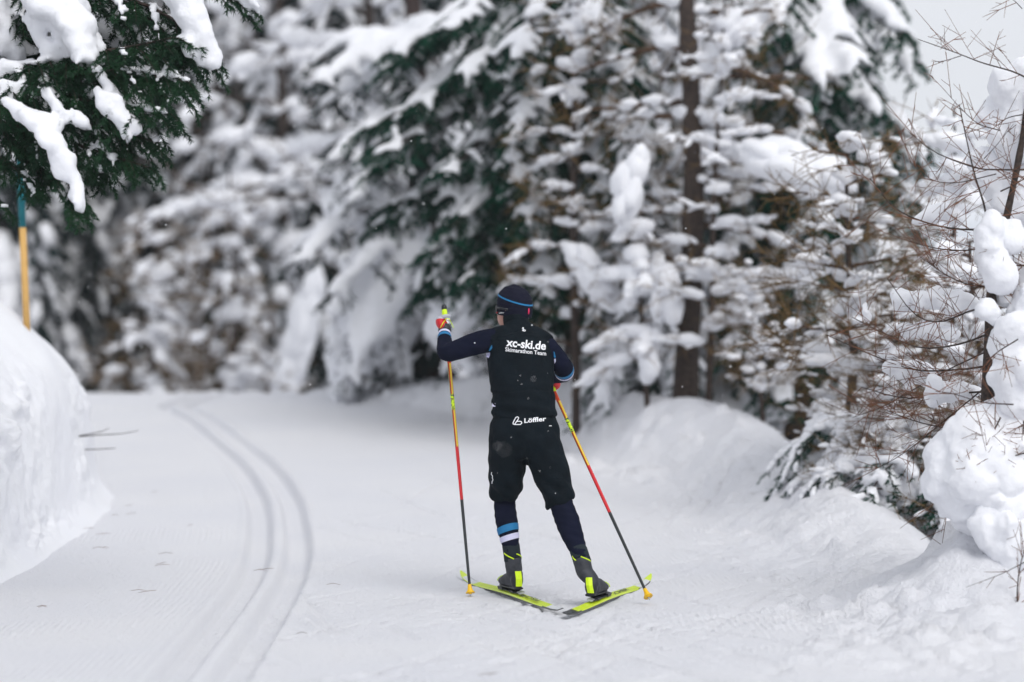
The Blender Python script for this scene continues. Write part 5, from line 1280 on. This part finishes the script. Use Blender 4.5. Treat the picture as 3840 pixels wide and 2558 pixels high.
# snow pillows of the hollow: rounded boulders of snow on buried bushes
for (xd, yd, d, r, sx, sz, lb) in ((1985, 1150, 17.6, .13, .75, 1.5, 'narrow upright snow lump in the dark hollow'), (1800, 1075, 20.5, .18, 1.6, .7, 'small snow hump on the bush behind the berm'),
                                (1970, 935, 20.0, .20, 1.9, .75, 'long snow slab across the thicket under the big fir'), (2120, 1240, 19.0, .45, 1.4, .8, 'pale snow hump deep in the hollow at the right')):
    c = PD(xd, yd, d); g = Geo(); tv, tf = ICO[3]; V = c + tv * np.array([r * sx, r, r * sz]); V += (V - c) * (fbm((V - c) / r * 1.1, 2, int(xd)) * .22)[:, None]; g.add(V + (V - c) * (fbm(V * 9, 3, 5) * .10)[:, None], tf)
    o = g.build('snow_hump', M['snow_soft']); tag(o, lb, 'snow')

# ------------------------------------------------------------------ marker stake in the left bank
st_b = PD(61, 742, 18.6); st_t = PD(44, 330, 18.6); r_ = .026
root = empty('marker_stake', tuple(st_b)); tag(root, 'slim piste stake, yellow below and teal above, stuck in the left bank', 'stake')
M['stake_yellow'] = mat('stake_yellow', (.66, .40, .13), .6, .3, noise=(20, (.60, .36, .12), 3)); M['stake_teal'] = mat('stake_teal', (.0, .12, .15), .5, .3, noise=(20, (.004, .14, .165), 3))
e_ = st_t - st_b; cut = (742 - 523) / (742 - 330)
g = Geo(); add_tube(g, np.array([st_b - e_ * .12, st_b + e_ * cut]), r_, 14, (0, 1, 0)); g.build('shaft', M['stake_yellow'], root)
g = Geo(); add_tube(g, np.array([st_b + e_ * cut, st_b + e_ * .985, st_t]), [r_ + .001, r_ + .001, r_ * .6], 14, (0, 1, 0)); g.build('painted_top', M['stake_teal'], root)

# ------------------------------------------------------------------ bare twigs poking out of the left bank
root = empty('bare_twig', tuple(PD(208, 1003, 18.2))); tag(root, 'thin bare twigs poking sideways out of the left snow bank', 'twig')
for pts in ([(150, 1006), (230, 1000), (280, 997), (318, 990)], [(150, 1008), (225, 994), (252, 984)], [(150, 1035), (240, 1032), (266, 1030)]):
    g = Geo(); add_tube(g, crom(np.array([PD(x, y, 18.3) for x, y in pts]), 8), np.linspace(.005, .002, 8), 6); g.build('stem', M['bark'], root)

# ------------------------------------------------------------------ larch litter on the groomed snow
rg = np.random.default_rng(17); g = Geo(); P = []; R_ = []
spots = [(95, 1405), (240, 1290), (375, 1320), (210, 1260), (180, 1245), (300, 1238), (265, 1240), (165, 1265), (690, 1460), (605, 1328), (780, 1355), (285, 1228), (345, 1205), (150, 1196), (380, 1300), (1130, 1560), (230, 1270), (440, 1255), (330, 1370)] 
for (xd, yd) in spots:
    for q in range(rg.integers(1, 3)):
        d = 8098 / (yd + rg.uniform(-3, 3) - 794.5); x = (xd + rg.uniform(-14, 14) - 1177) / 5784 * d; z = gz(x, d) + .012; a = rg.uniform(-.5, .5); L_ = rg.uniform(.02, .055)
        e_ = np.array([math.cos(a), math.sin(a) * .8, 0]) * L_; P.append(np.array([[x, d, z] - e_, [x, d, z + .008], np.array([x, d, z]) + e_ + UP * rg.uniform(-.002, .014)])); R_.append([.0009, .0012, .0007])
batch_tubes(g, np.array(P), np.array(R_), 4); o = g.build('larch_litter', M['twig_red']); tag(o, 'broken larch twigs and needles scattered on the groomed snow', None, None, 'stuff')

# ------------------------------------------------------------------ a few falling flakes
rg = np.random.default_rng(23); n = 420
d = rg.uniform(9.5, 24, n); C = np.stack([rg.uniform(-.21, .21, n) * d, d, CAM_H + rg.uniform(-.02, .145, n) * d], 1)
nn = 14; d2 = rg.uniform(12.0, 13.7, nn); C2 = np.stack([(rg.uniform(1840, 2100, nn) - 1920) / FPX * d2, d2, CAM_H - (rg.uniform(1280, 1850, nn) - 1296) / FPX * d2], 1)
C3 = np.array([PX(1890, 1685, 6.6), PX(1866, 1672, 8.4), PX(2000, 1420, 9.6)])
C = np.vstack([C, C2, C3]); r = np.concatenate([rg.uniform(.0016, .0042, n), rg.uniform(.0010, .0024, nn), [.0030, .0030, .003]])
g = Geo(); blobs(g, C, rg.normal(size=C.shape), np.stack([r, r, r], 1), 1, 2, .3)
M['flake'] = mat('flake', (.85, .86, .88), .8, .2)
o = g.build('falling_snow', M['flake']); tag(o, 'small snowflakes drifting through the air', None, None, 'stuff')
# ------------------------------------------------------------------ cold damp air: far things pale a little towards blue-grey
hz = bpy.data.meshes.new('haze'); bm = bmesh.new(); bmesh.ops.create_cube(bm, size=1)
for v in bm.verts: v.co = Vector((v.co.x * 404, v.co.y * 430 + 170, v.co.z * 46 + 18)) 
bm.to_mesh(hz); bm.free()
hm = bpy.data.materials.new('haze'); hm.use_nodes = True; hn = hm.node_tree.nodes; hn.clear()
pv = hn.new('ShaderNodeVolumePrincipled'); pv.inputs['Density'].default_value = .0009; pv.inputs['Color'].default_value = (.88, .93, .97, 1); pv.inputs['Anisotropy'].default_value = .2
ho = hn.new('ShaderNodeOutputMaterial'); hm.node_tree.links.new(pv.outputs[0], ho.inputs['Volume'])
hz.materials.append(hm); o = link('haze', hz); tag(o, 'thin cold winter haze filling the air', None, None, 'stuff')
